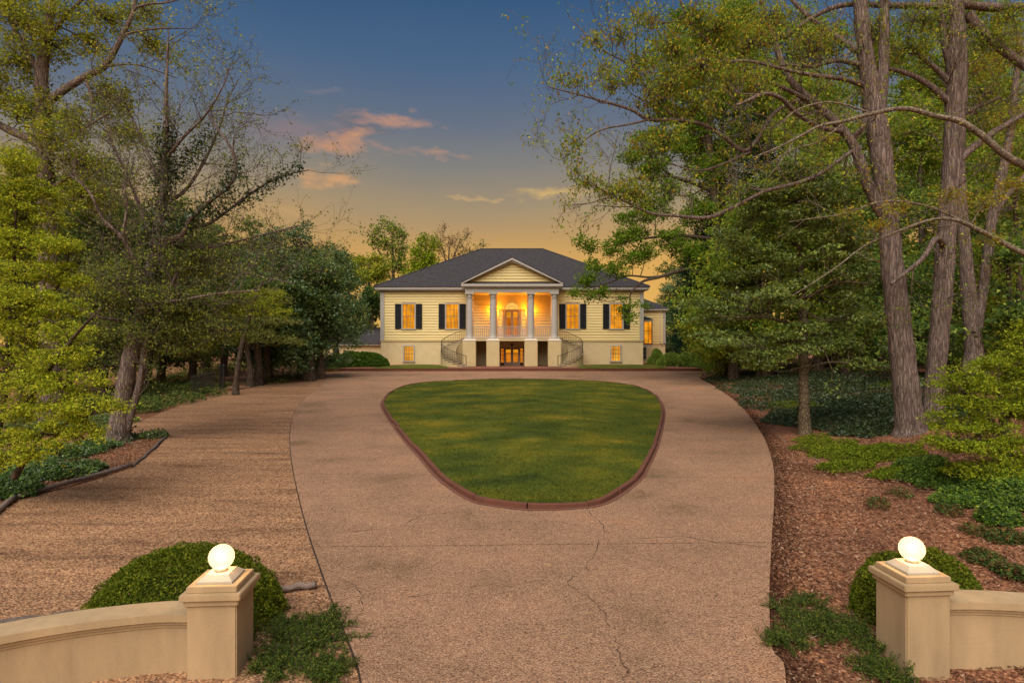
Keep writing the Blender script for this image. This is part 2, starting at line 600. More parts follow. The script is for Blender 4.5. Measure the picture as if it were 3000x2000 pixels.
MT['bark_pale'] = bark_mat('pale_limb_bark', (.33, .26, .19), (.17, .13, .095), 10.0, .8, .5)
_b = MT['globe'].node_tree.nodes['Principled BSDF']
_b.inputs['Emission Color'].default_value = (1.0, .76, .52, 1)
_b.inputs['Emission Strength'].default_value = .62
_nt = MT['globe'].node_tree            # opal glass: lets part of the bulb's light through
_t, _m = _nt.nodes.new('ShaderNodeBsdfTransparent'), _nt.nodes.new('ShaderNodeMixShader')
_m.inputs[0].default_value = .30
_nt.links.new(_b.outputs[0], _m.inputs[1])
_nt.links.new(_t.outputs[0], _m.inputs[2])
_nt.links.new(_m.outputs[0], _nt.nodes['Material Output'].inputs[0])
MT['leaf'] = leaf_mat('leaf_soft', .45)
MT['leafgloss'] = leaf_mat('leaf_glossy', .3, .05)

# ------------------------------------------------------------------ terrain, drives, lawns
def build_ground():
    xs = np.unique(np.concatenate([np.linspace(-600, -60, 10), np.arange(-60, -14, 1.0), np.arange(-14, 16, 0.4), np.arange(16, 60, 1.0), np.linspace(60, 600, 10)]))
    ys = np.unique(np.concatenate([np.linspace(-60, 2, 14), np.arange(2, 26, 0.3), np.arange(26, 90, 0.8), np.linspace(90, 900, 16)]))
    X, Y = np.meshgrid(xs, ys)
    Z = ground_z(X, Y) - 0.03
    s = X - right_edge(Y)
    n = 0.035 * np.sin(X * 2.3 + 1.7 * np.sin(Y * 1.1)) * np.sin(Y * 1.9 + X * .6) + .02 * np.sin(X * 5.1 + Y * 3.3)
    Z = Z + n * sst((s - .3) / 1.0)
    nx, ny = len(xs), len(ys)
    i = np.arange(nx * ny).reshape(ny, nx)
    f = np.stack([i[:-1, :-1], i[:-1, 1:], i[1:, 1:], i[1:, :-1]], -1).reshape(-1, 4)
    me = npmesh('ground', np.stack([X, Y, Z], -1).reshape(-1, 3), f, smooth=True)
    tag(link('ground', me, MT['mulch']), 'brown bark mulch and leaf litter ground around the drive', 'ground', kind='structure')
build_ground()

def sheet_bm(pts, up):
    bm = bmesh.new()
    vs = [bm.verts.new((x, y, float(base_z(y)) + up)) for x, y in pts]
    f = bm.faces.new(vs)
    f.normal_update()
    if f.normal.z < 0: f.normal_flip()
    bmesh.ops.triangulate(bm, faces=[f], ngon_method='EAR_CLIP')
    return bm
def sheet(name, pts, up, m, parent=None):
    bm = sheet_bm(pts, up)
    me = bpy.data.meshes.new(name)
    bm.to_mesh(me)
    bm.free()
    return link(name, me, m, parent)

CON_L = smooth_path([Gp(*p) for p in [(1000, 1088), (975, 1100), (930, 1138), (880, 1182), (857, 1225), (850, 1275), (853, 1335), (868, 1420), (898, 1540), (945, 1680), (990, 1800), (1030, 1900), (1060, 2000), (1100, 2300)]], 5)
CON_R = smooth_path([Gp(*p) for p in [(2110, 1083), (2070, 1094), (2050, 1106), (2090, 1130), (2160, 1180), (2225, 1260), (2262, 1350), (2268, 1450), (2262, 1560), (2255, 1700), (2254, 1780), (2262, 1900), (2300, 1966), (2300, 2300)]], 5)
def build_drives():
    rr = np.random.default_rng(3)
    # gravel yard on the left
    far = [Gp(*p) for p in [(1000, 1086), (940, 1092), (860, 1103), (740, 1134), (640, 1152), (560, 1172), (480, 1205), (405, 1236), (330, 1258), (300, 1285), (385, 1300), (492, 1273), (455, 1320), (392, 1366), (240, 1418), (45, 1462), (0, 1502), (-120, 1600), (-600, 1800), (-700, 2300)]]
    pts = [tuple(p) for p in CON_L[::-1] + np.array((0.25, 0))] + far
    tag(sheet('gravel_yard', pts, -0.010, MT['gravel']), 'tan gravel parking yard beside the concrete drive', 'gravel', kind='structure')
    # concrete drive: dark bed showing in the joints, slabs on top of it
    pts = [tuple(p) for p in CON_L] + [tuple(p) for p in CON_R[::-1]]
    bed = sheet('concrete_drive', [tuple(p) for p in CON_L - np.array((.022, 0))] + [tuple(p) for p in CON_R[::-1]], -0.004, MT['soil'])
    tag(bed, 'pinkish exposed aggregate drive looping round the lawn island', 'drive', kind='structure')
    cuts = [(-30, 0), (10.0, .03), (14.7, -.035), (22.5, .02), (32.5, .03), (38.6, 0.0), (80, 0)]
    for (a, ta), (b2, tb) in zip(cuts[:-1], cuts[1:]):
        bm = sheet_bm(pts, 0.014)
        for yy, tt, sgn in ((a, ta, 1), (b2, tb, -1)):
            g = bm.verts[:] + bm.edges[:] + bm.faces[:]
            bmesh.ops.bisect_plane(bm, geom=g, plane_co=(0, yy + sgn * .006, 0), plane_no=(-tt * sgn, sgn * 1.0, 0), clear_inner=True)
        me = bpy.data.meshes.new('slab')
        bm.to_mesh(me)
        bm.free()
        link('slab', me, MT['concrete'], bed)
    # cracks
    cr = [[(1713, 1488), (1738, 1512), (1762, 1534), (1770, 1556), (1788, 1566)], [(1752, 1582), (1748, 1612), (1726, 1650), (1722, 1678)],
          [(1690, 1690), (1664, 1706), (1690, 1730), (1740, 1764), (1764, 1800), (1786, 1842)], [(1800, 1866), (1812, 1900), (1816, 1930), (1838, 1964), (1832, 2004)],
          [(1190, 1534), (1222, 1516), (1260, 1508), (1320, 1500)], [(1010, 1703), (1040, 1716), (1058, 1742), (1063, 1775)],
          [(1196, 1750), (1240, 1746), (1290, 1738)], [(1868, 1580), (1990, 1574), (2130, 1594), (2255, 1604)], [(1540, 1707), (1600, 1703)], [(1020, 1560), (1110, 1552)],
          [(1650, 1085), (1675, 1096), (1704, 1111)]]
    for c in cr:
        w = np.array([Gp(*p) for p in c])
        q = smooth_path(w, 4)
        q[1:-1] += rr.normal(0, .018, q[1:-1].shape)
        t = np.gradient(q, axis=0)
        t /= np.linalg.norm(t, axis=1)[:, None]
        nrm = np.stack([-t[:, 1], t[:, 0]], 1)
        hw = (0.0025 + 0.0065 * rr.random(len(q)) ** 2)[:, None]
        hw[0] = hw[-1] = .002
        l, r = q + nrm * hw, q - nrm * hw
        v = [(x, y, float(base_z(y)) + 0.018) for x, y in l] + [(x, y, float(base_z(y)) + 0.018) for x, y in r]
        n = len(q)
        f = [(i, i + 1, n + i + 1, n + i) for i in range(n - 1)]
        link('crack', pymesh('crack', v, f), MT['soil'], bed)
build_drives()

KU = 0.13
ISL_PX = [(1145, 1146), (1129, 1162), (1122, 1181), (1140, 1213), (1187, 1274), (1234, 1323), (1281, 1375), (1327, 1412), (1395, 1450), (1468, 1464), (1542, 1472), (1605, 1472), (1669, 1469), (1767, 1455), (1861, 1394), (1889, 1354),
          (1917, 1298), (1935, 1237), (1940, 1192), (1921, 1157), (1879, 1134), (1818, 1121), (1702, 1112), (1514, 1108), (1374, 1111), (1257, 1117), (1187, 1128)]
ISL = closed_path([Gp(px, py, KU) for px, py in ISL_PX], 10)
def resample_closed(p, step):
    q = np.vstack([p, p[:1]])
    s = np.concatenate([[0], np.cumsum(np.linalg.norm(np.diff(q, axis=0), axis=1))])
    n = int(s[-1] / step)
    t = np.linspace(0, s[-1], n, endpoint=False)
    return np.stack([np.interp(t, s, q[:, 0]), np.interp(t, s, q[:, 1])], 1)
ISLR = resample_closed(ISL, 0.25)
def offset_closed(p, d):
    t = np.roll(p, -1, 0) - np.roll(p, 1, 0)
    t /= np.linalg.norm(t, axis=1)[:, None]
    return p + d * np.stack([t[:, 1], -t[:, 0]], 1)
def area2(p):
    return np.sum(p[:, 0] * np.roll(p[:, 1], -1) - np.roll(p[:, 0], -1) * p[:, 1])
if area2(ISLR) < 0: ISLR = ISLR[::-1]          # counter-clockwise: offset(+d) goes outwards
def island_z(x, y):
    """slightly crowned lawn, lowest along its kerb"""
    d = np.min(np.hypot(x[:, None] - ISLR[None, ::3, 0], y[:, None] - ISLR[None, ::3, 1]), axis=1)
    return base_z(y) + 0.095 + 0.16 * sst(d / 4.0) + .012 * np.sin(x * 3.1) * np.sin(y * 2.3)
def build_island():
    rr = np.random.default_rng(5)
    inner = offset_closed(ISLR, -0.05)
    n = len(inner)
    c = inner.mean(0)
    rings = [1.0, .985, .965, .94, .9, .84, .76, .66, .54, .4, .25, .1]
    v, f = [], []
    for s in rings:
        q = c + (inner - c) * s
        z = island_z(q[:, 0], q[:, 1])
        v.append(np.column_stack([q, z]))
    for j in range(len(rings) - 1):
        a = np.arange(n) + j * n
        b = np.roll(np.arange(n), -1) + j * n
        f.append(np.stack([a, b, b + n, a + n], 1))
    v = np.vstack(v)
    me = npmesh('lawn', np.vstack([v, [(c[0], c[1], v[-n:, 2].mean())]]), np.vstack(f), smooth=True)
    lawn = tag(link('lawn_island', me, MT['turf']), 'mown green lawn island in the middle of the drive', 'lawn', kind='structure')
    bm = bmesh.new()
    bm.from_mesh(me)
    bm.verts.ensure_lookup_table()
    k = (len(rings) - 1) * n
    for i in range(n): bm.faces.new((bm.verts[k + i], bm.verts[k + (i + 1) % n], bm.verts[len(v)]))
    bm.to_mesh(me)
    bm.free()
    # short blades, mostly along the nearer half
    N = 100000
    lo, hi = ISLR.min(0), ISLR.max(0)
    pts = []
    from mathutils.geometry import intersect_point_tri_2d
    p = np.column_stack([rr.uniform(lo[0], hi[0], N * 2), lo[1] + (hi[1] - lo[1]) * rr.random(N * 2) ** 1.7])
    ins = np.zeros(len(p), bool)
    poly = inner[::2]
    j = len(poly) - 1
    for i in range(len(poly)):
        xi, yi = poly[i]
        xj, yj = poly[j]
        cnd = ((yi > p[:, 1]) != (yj > p[:, 1])) & (p[:, 0] < (xj - xi) * (p[:, 1] - yi) / (yj - yi + 1e-12) + xi)
        ins ^= cnd
        j = i
    p = p[ins][:N]
    z = island_z(p[:, 0], p[:, 1])
    nn = len(p)
    a = rr.uniform(0, 6.28, nn)
    h = rr.uniform(.02, .05, nn)
    w = rr.uniform(.006, .012, nn)
    ln = rr.normal(0, .018, (nn, 2))
    dx, dy = np.cos(a) * w, np.sin(a) * w
    v0 = np.column_stack([p[:, 0] - dx, p[:, 1] - dy, z - .005])
    v1 = np.column_stack([p[:, 0] + dx, p[:, 1] + dy, z - .005])
    v2 = np.column_stack([p[:, 0] + ln[:, 0], p[:, 1] + ln[:, 1], z + h])
    V = np.stack([v0, v1, v2], 1).reshape(-1, 3)
    big = np.sin(p[:, 0] * .9 + 1.3 * np.sin(p[:, 1] * .35)) * np.sin(p[:, 1] * .55 + .8 * np.sin(p[:, 0] * .7))
    k = rr.random(nn) * .6 + .3 + .25 * big
    c0, c1 = np.array((.06, .08, .009)), np.array((.19, .18, .025))
    colr = c0 + (c1 - c0) * np.clip(k, 0, 1)[:, None]
    colr = np.column_stack([np.repeat(colr, 3, 0), np.ones(nn * 3)])
    g = link('grass', npmesh('grass', V, np.arange(nn * 3).reshape(-1, 3), col=colr), MT['turf'])
    tag(g, 'short green grass blades of the lawn island', 'grass', kind='stuff')
    # kerb blocks, each its own piece, and the flat brick apron round them
    kerb = empty('brick_kerb', (float(c[0]), float(c[1]), float(base_z(c[1]))))
    tag(kerb, 'low red brick kerb ringing the lawn island', 'kerb')
    per = resample_closed(ISLR, 1.25)
    m = len(per)
    q = np.vstack([ISLR, ISLR[:1]])
    s = np.concatenate([[0], np.cumsum(np.linalg.norm(np.diff(q, axis=0), axis=1))])
    L = s[-1]
    nb = int(L / 1.2)
    for b in range(nb):
        s0, s1 = L * b / nb + .009, L * (b + 1) / nb - .009
        t = np.linspace(s0, s1, 5)
        mid = np.stack([np.interp(t, s, q[:, 0]), np.interp(t, s, q[:, 1])], 1)
        tg = np.gradient(mid, axis=0)
        tg /= np.linalg.norm(tg, axis=1)[:, None]
        nr = np.stack([tg[:, 1], -tg[:, 0]], 1)
        sh = rr.normal(0, .009)
        o, i2 = mid + nr * (.045 + sh), mid - nr * (.05 - sh)
        zt = base_z(mid[:, 1]) + KU + rr.normal(0, .008) + np.linspace(-1, 1, 5) * rr.normal(0, .007)
        zb = base_z(mid[:, 1]) - .02
        org = np.array((mid[2, 0], mid[2, 1], zb[2]))
        v = np.vstack([np.column_stack([o, zb]), np.column_stack([o, zt - .012]), np.column_stack([o - nr * .012, zt]), np.column_stack([i2, zt]), np.column_stack([i2, zb])]) - org
        f = []
        for r in range(4):
            for kk in range(4):
                f.append((r * 5 + kk, r * 5 + kk + 1, (r + 1) * 5 + kk + 1, (r + 1) * 5 + kk))
        f += [(0, 5, 10, 15, 20), (24, 19, 14, 9, 4)]
        link('kerb_block', pymesh('kerb_block', v, f), MT['kerb'], kerb, tuple(org - np.array(kerb.location)))
    o1, o2 = offset_closed(ISLR, .045), offset_closed(ISLR, .13)
    n = len(o1)
    v = np.vstack([np.column_stack([o1, base_z(o1[:, 1]) + .026]), np.column_stack([o2, base_z(o2[:, 1]) + .024])]) - np.array(kerb.location)
    a = np.arange(n)
    b = np.roll(a, -1)
    link('apron', npmesh('apron', v, np.stack([a, a + n, b + n, b], 1)), MT['apron'], kerb)
build_island()

HG = float(base_z(60))      # ground level at the house, 1.10
def build_terrace():
    y0, y1 = 51.0, 60.2
    X = lambda px, d: (px - 1500) / F * d
    # slab with rounded front corners
    xl, xr = X(1012, 51), X(2015, 51)
    front = [(xl - .8, y0 + 1.6), (xl - .3, y0 + .45), (xl + .5, y0), (xr - .5, y0), (xr + .5, y0 + .2), (xr + 1.6, y0 + 1.3)]
    poly = smooth_path(front, 5)
    poly = np.vstack([poly, [(xr + 2.0, y1)], [(xl - 1.2, y1)]])
    bm = bmesh.new()
    vb = [bm.verts.new((x, y, float(base_z(y)) - .05)) for x, y in poly]
    vt = [bm.verts.new((x, y, HG)) for x, y in poly]
    n = len(poly)
    f = bm.faces.new(vt)
    for i in range(n):
        j = (i + 1) % n
        bm.faces.new((vb[i], vb[j], vt[j], vt[i]))
    bmesh.ops.recalc_face_normals(bm, faces=bm.faces)
    me = bpy.data.meshes.new('terrace')
    bm.to_mesh(me)
    bm.free()
    ter = tag(link('brick_terrace', me, MT['brick']), 'red brick terrace running along the foot of the house', 'terrace', kind='structure')
    # coping bricks along the front edge
    cme = boxme(-.3, .3, -.06, .2, 0, .05)
    path = smooth_path(front, 8)
    s = np.concatenate([[0], np.cumsum(np.linalg.norm(np.diff(path, axis=0), axis=1))])
    k = int(s[-1] / .62)
    for i in range(k):
        t = (i + .5) * s[-1] / k
        x, y = np.interp(t, s, path[:, 0]), np.interp(t, s, path[:, 1])
        x2, y2 = np.interp(t + .1, s, path[:, 0]), np.interp(t + .1, s, path[:, 1])
        link('coping_brick', cme, MT['kerb'], ter, (x, y, HG + .002), math.atan2(y2 - y, x2 - x))
    # lawn strips
    for nm, pxs, lab in (('front_lawn', [(1085, 1079), (1180, 1065), (1290, 1064), (1300, 1081), (1130, 1081.6)], 'narrow green lawn strip by the staircase on the hedge side of the house'),
                         ('front_lawn', [(1712, 1081), (1716, 1065), (1890, 1064.8), (1962, 1079), (1900, 1081.6)], 'narrow green lawn strip by the staircase on the bay window side of the house')):
        pts = []
        for px, py in pxs:
            d = (HC - HG) / ((py - 1000) / F)
            d = max(51.5, min(59.6, d))
            pts.append(((px - 1500) / F * d, d))
        q = closed_path(pts, 6)
        c = q.mean(0)
        n = len(q)
        v = np.vstack([np.column_stack([q, np.full(n, HG + .006)]), np.column_stack([c + (q - c) * .9, np.full(n, HG + .07)]), [(c[0], c[1], HG + .09)]])
        f = [(i, (i + 1) % n, n + (i + 1) % n, n + i) for i in range(n)] + [(n + i, n + (i + 1) % n, 2 * n) for i in range(n)]
        tag(link(nm, pymesh(nm, v, f, True), MT['turf']), lab, 'lawn', kind='structure')
    # earth bed along the wall foot, both sides
    for x0, x1 in ((-14.2, -6.9), (6.9, 14.6)):
        tag(box('planting_bed', x0, x1, 59.0, 60.1, HG - .1, HG + .03, MT['mulch']), 'narrow brown planting bed at the foot of the house', 'bed', kind='structure')
build_terrace()

# ------------------------------------------------------------------ the house (wall plane y = 60, 30 photo pixels per metre)
H = empty('house', (0, 60, HG))
tag(H, 'cream clapboard house with white columned portico and lit windows', 'house')
class Off:                                          # parts are given in world metres; store them relative to the house
    pass
def hbox(name, x0, x1, y0, y1, z0, z1, m, parent=None, bevel=0.0):
    par = parent if parent is not None else H
    o = box(name, x0, x1, y0, y1, z0, z1, MT[m], None, bevel)
    o.parent = par
    base = Vector(par['wpos']) if 'wpos' in par else Vector(H.location)
    o.location = o.location - base
    return o
def part_empty(name, loc, parent=None):
    e = empty(name, Vector(loc) - Vector(H.location), 0, parent if parent is not None else H)
    e['wpos'] = list(loc)
    return e
def rel(o):
    """re-anchor a world-space mesh object under the house"""
    o.parent = H
    o.location = Vector(o.location) - Vector(H.location)
    return o
ZB, ZE = 3.5, 8.36                                  # bottom of clapboards, underside of eaves
WIN = [(-10.08, .685), (-5.83, .685), (5.92, .685), (10.18, .685)]
WZ0, WZ1 = 4.66, 7.05
BW = [(-10.06, .56, 1.50, 2.92), (10.14, .56, 1.50, 2.92)]
def wall_with_holes(name, x0, x1, y0, y1, z0, z1, holes, m):
    """one mesh: a thick wall with rectangular openings"""
    xs = sorted({x0, x1, *[h[0] for h in holes], *[h[1] for h in holes]})
    zs = sorted({z0, z1, *[h[2] for h in holes], *[h[3] for h in holes]})
    bm = bmesh.new()
    for xa, xb in zip(xs[:-1], xs[1:]):
        for za, zb in zip(zs[:-1], zs[1:]):
            cx, cz = (xa + xb) / 2, (za + zb) / 2
            if any(h[0] < cx < h[1] and h[2] < cz < h[3] for h in holes): continue
            vs = [bm.verts.new(p) for p in ((xa, y0, za), (xb, y0, za), (xb, y1, za), (xa, y1, za), (xa, y0, zb), (xb, y0, zb), (xb, y1, zb), (xa, y1, zb))]
            for f in BOXF: bm.faces.new([vs[i] for i in f])
    bmesh.ops.remove_doubles(bm, verts=bm.verts, dist=1e-4)
    seen = {}
    for f in list(bm.faces):
        key = tuple(sorted(v.index for v in f.verts))
    bm.verts.index_update()
    for f in list(bm.faces):
        key = tuple(sorted(v.index for v in f.verts))
        seen.setdefault(key, []).append(f)
    bmesh.ops.delete(bm, geom=[f for fs in seen.values() if len(fs) > 1 for f in fs], context='FACES_ONLY')
    me = bpy.data.meshes.new(name)
    bm.to_mesh(me)
    bm.free()
    return rel(link(name, me, MT[m]))
board_v = [(-.5, 0, .045), (.5, 0, .045), (-.5, -.085, .045), (.5, -.085, .045), (-.5, -.045, .262), (.5, -.045, .262), (-.5, 0, .262), (.5, 0, .262)]
BOARD = pymesh('clapboard', board_v, [(0, 2, 3, 1), (2, 4, 5, 3), (4, 6, 7, 5), (0, 6, 4, 2), (1, 3, 5, 7), (0, 1, 7, 6)])
BOARD.materials.append(MT['siding'])
brr = np.random.default_rng(11)
def clap(parent, x0, x1, yface, z0, z1, holes=(), slope=None):
    """lap boards between x0 and x1, cut at the openings; slope(z) narrows them for a gable"""
    pw = Vector(parent['wpos']) if 'wpos' in parent else Vector(H.location)
    n = int(round((z1 - z0) / .262))
    st = (z1 - z0) / n
    for i in range(n):
        za = z0 + i * st
        segs = [(x0, x1)]
        if slope: segs = [(-slope(za + st * .5), slope(za + st * .5))]
        for h in holes:
            if h[2] - .02 < za + st * .98 and za + st * .02 < h[3]:
                ns = []
                for a, b in segs:
                    if h[1] <= a or h[0] >= b: ns.append((a, b)); continue
                    if h[0] > a: ns.append((a, h[0]))
                    if h[1] < b: ns.append((h[1], b))
                segs = ns
        for a, b in segs:
            if b - a < .05: continue
            link('clapboard', BOARD, None, parent, Vector(((a + b) / 2, yface + brr.normal(0, .0015), za)) - pw, None, (b - a, 1, st / .262))
def window(cx, hw, z0, z1, y=60.0, rows=(2, 2), cols=3, glow='curtain', name='window'):
    """frame, sill, sashes with glazing bars, glass and the lit curtain behind"""
    w = part_empty(name, (cx, y, z0))
    t = .11
    hbox('frame', cx - hw, cx - hw + t, y - .115, y + .12, z0, z1, 'trim', w)
    hbox('frame', cx + hw - t, cx + hw, y - .115, y + .12, z0, z1, 'trim', w)
    hbox('head', cx - hw, cx + hw, y - .125, y + .12, z1, z1 + .12, 'trim', w)
    hbox('sill', cx - hw - .05, cx + hw + .05, y - .17, y + .12, z0 - .09, z0, 'trim', w)
    gx0, gx1 = cx - hw + t, cx + hw - t
    zm = z0 + (z1 - z0) * rows[0] / sum(rows)
    hbox('meeting_rail', gx0, gx1, y - .035, y + .03, zm - .035, zm + .035, 'muntin', w)
    for za, zb, r in ((z0, zm - .035, rows[0]), (zm + .035, z1, rows[1])):
        for i in range(1, cols):
            x = gx0 + (gx1 - gx0) * i / cols
            hbox('glazing_bar', x - .021, x + .021, y - .012, y + .012, za, zb, 'muntin', w)
        for k in range(1, r):
            z = za + (zb - za) * k / r
            hbox('glazing_bar', gx0, gx1, y - .014, y + .014, z - .02, z + .02, 'muntin', w)
        hbox('pane', gx0, gx1, y + .018, y + .024, za, zb, 'glass', w)
    # pleated curtain
    n = 40
    xs = np.linspace(gx0, gx1, n)
    ys = y + .16 + .03 * np.sin(np.linspace(0, 30, n) + cx)
    v = [(a - cx, b - y, 0) for a, b in zip(xs, ys)] + [(a - cx, b - y, z1 - z0) for a, b in zip(xs, ys)]
    link('curtain', pymesh('curtain', v, [(i, i + 1, n + i + 1, n + i) for i in range(n - 1)], True), MT[glow], w)
    return w
def shutter(x0, x1):
    s = part_empty('shutter', ((x0 + x1) / 2, 59.9, WZ0 - .02))
    ya, yb = 59.845, 59.90
    hbox('backing_panel', x0 + .07, x1 - .07, yb - .012, yb - .002, WZ0 + .05, WZ1 - .05, 'shutter', s)
    z0, z1 = WZ0 - .02, WZ1 + .02
    for a, b in ((x0, x0 + .07), (x1 - .07, x1)): hbox('stile', a, b, ya, yb, z0, z1, 'shutter', s)
    zm = z0 + (z1 - z0) * .52
    for a, b in ((z0, z0 + .1), (zm - .05, zm + .05), (z1 - .09, z1)): hbox('rail', x0 + .07, x1 - .07, ya + .003, yb, a, b, 'shutter', s)
    for a, b in ((z0 + .1, zm - .05), (zm + .05, z1 - .09)):
        n = int((b - a) / .075)
        for i in range(n):
            z = a + (b - a) * (i + .5) / n
            o = hbox('slat', x0 + .07, x1 - .07, ya + .012, ya + .05, z - .006, z + .006, 'shutter', s)
            o.rotation_euler = (math.radians(40), 0, 0)
def build_house():
    wholes = [(c - h, c + h, WZ0, WZ1) for c, h in WIN]
    # front walls
    for x0, x1 in ((-12.8, -4.2), (4.2, 12.8)):
        hs = [h for h in wholes if x0 < h[0] < x1]
        bs = [(c - h, c + h, a, b) for c, h, a, b in BW if x0 < c < x1]
        wall_with_holes('basement_wall', x0, x1, 59.98, 60.3, HG - .2, ZB - .06, bs, 'stucco')
        w = wall_with_holes('front_wall', x0, x1, 60.0, 60.3, ZB - .06, ZE, hs, 'siding')
        clap(H, x0 + (.34 if x0 < 0 else 0), x1 - (.34 if x0 > 0 else 0), 60.0, ZB, ZE - .1, hs)
        hbox('water_table', x0 - .03, x1 + .03, 59.89, 60.0, ZB - .07, ZB, 'siding')
    for sx in (-1, 1):
        a, b = sorted((sx * 12.44, sx * 12.84))
        hbox('corner_board', a, b, 59.88, 60.0, ZB, ZE, 'trim')
        a, b = sorted((sx * 12.801, sx * 12.84))
        hbox('corner_board', a, b, 60.0, 60.36, ZB, ZE, 'trim')
        # side walls and back
        a, b = sorted((sx * 12.5, sx * 12.8))
        hbox('side_wall', a, b, 60.3, 76.0, HG - .2, ZE, 'siding')
    hbox('back_wall', -12.5, 12.5, 75.7, 76.0, HG - .2, ZE, 'siding')
    for c, h in WIN:
        window(c, h, WZ0, WZ1)
        shutter(c - h - .63, c - h - .03)
        shutter(c + h + .03, c + h + .63)
    for c, h, a, b in BW: window(c, h, a, b, 60.0, (2, 2), 4, 'blind', 'basement_window')
    # eaves: soffit, fascia, crown
    for nm, x, y0, y1, z0, z1 in (('frieze', 12.86, 59.9, 76.1, ZE - .16, ZE), ('soffit', 13.2, 59.5, 76.4, ZE, ZE + .09), ('fascia', 13.3, 59.42, 76.5, ZE + .09, ZE + .30)):
        if nm == 'frieze':
            for a, b in ((-12.86, -4.2), (4.2, 12.86)): hbox('frieze', a, b, 59.87, 60.0, z0, z1, 'trim')
        else:
            hbox(nm, -x, x, y0, y1, z0, z1, 'trim')
    # hip roof
    ez, rz = ZE + .302, 13.62
    e = [(-13.36, 59.36), (13.36, 59.36), (13.36, 76.56), (-13.36, 76.56)]
    rl = [(-3.4, 68.0), (3.4, 68.0)]
    v = [(x, y, ez) for x, y in e] + [(x, y, rz) for x, y in rl] + [(x, y, ez + .06) for x, y in e]
    v = [(x, y, ez) for x, y in e] + [(x, y, ez + .07) for x, y in e] + [(x, y, rz) for x, y in rl]
    f = [(3, 2, 1, 0), (0, 1, 5, 4), (1, 2, 6, 5), (2, 3, 7, 6), (3, 0, 4, 7), (4, 5, 9, 8), (5, 6, 9), (6, 7, 8, 9), (7, 4, 8)]
    roof = rel(link('roof', pymesh('roof', v, f), MT['roof']))
    # ridge and hip caps
    tb = Tubes()
    for a, b in (((-3.45, 68, rz), (3.45, 68, rz)), ((-13.3, 59.4, ez + .08), (-3.4, 68, rz)), ((13.3, 59.4, ez + .08), (3.4, 68, rz)), ((-13.3, 76.5, ez + .08), (-3.4, 68, rz)), ((13.3, 76.5, ez + .08), (3.4, 68, rz))):
        tb.add([a, b], [.09, .09], 6)
        o = link('ridge_cap', tb.mesh('ridge_cap'), MT['roof'], roof)
        tb = Tubes()
build_house()

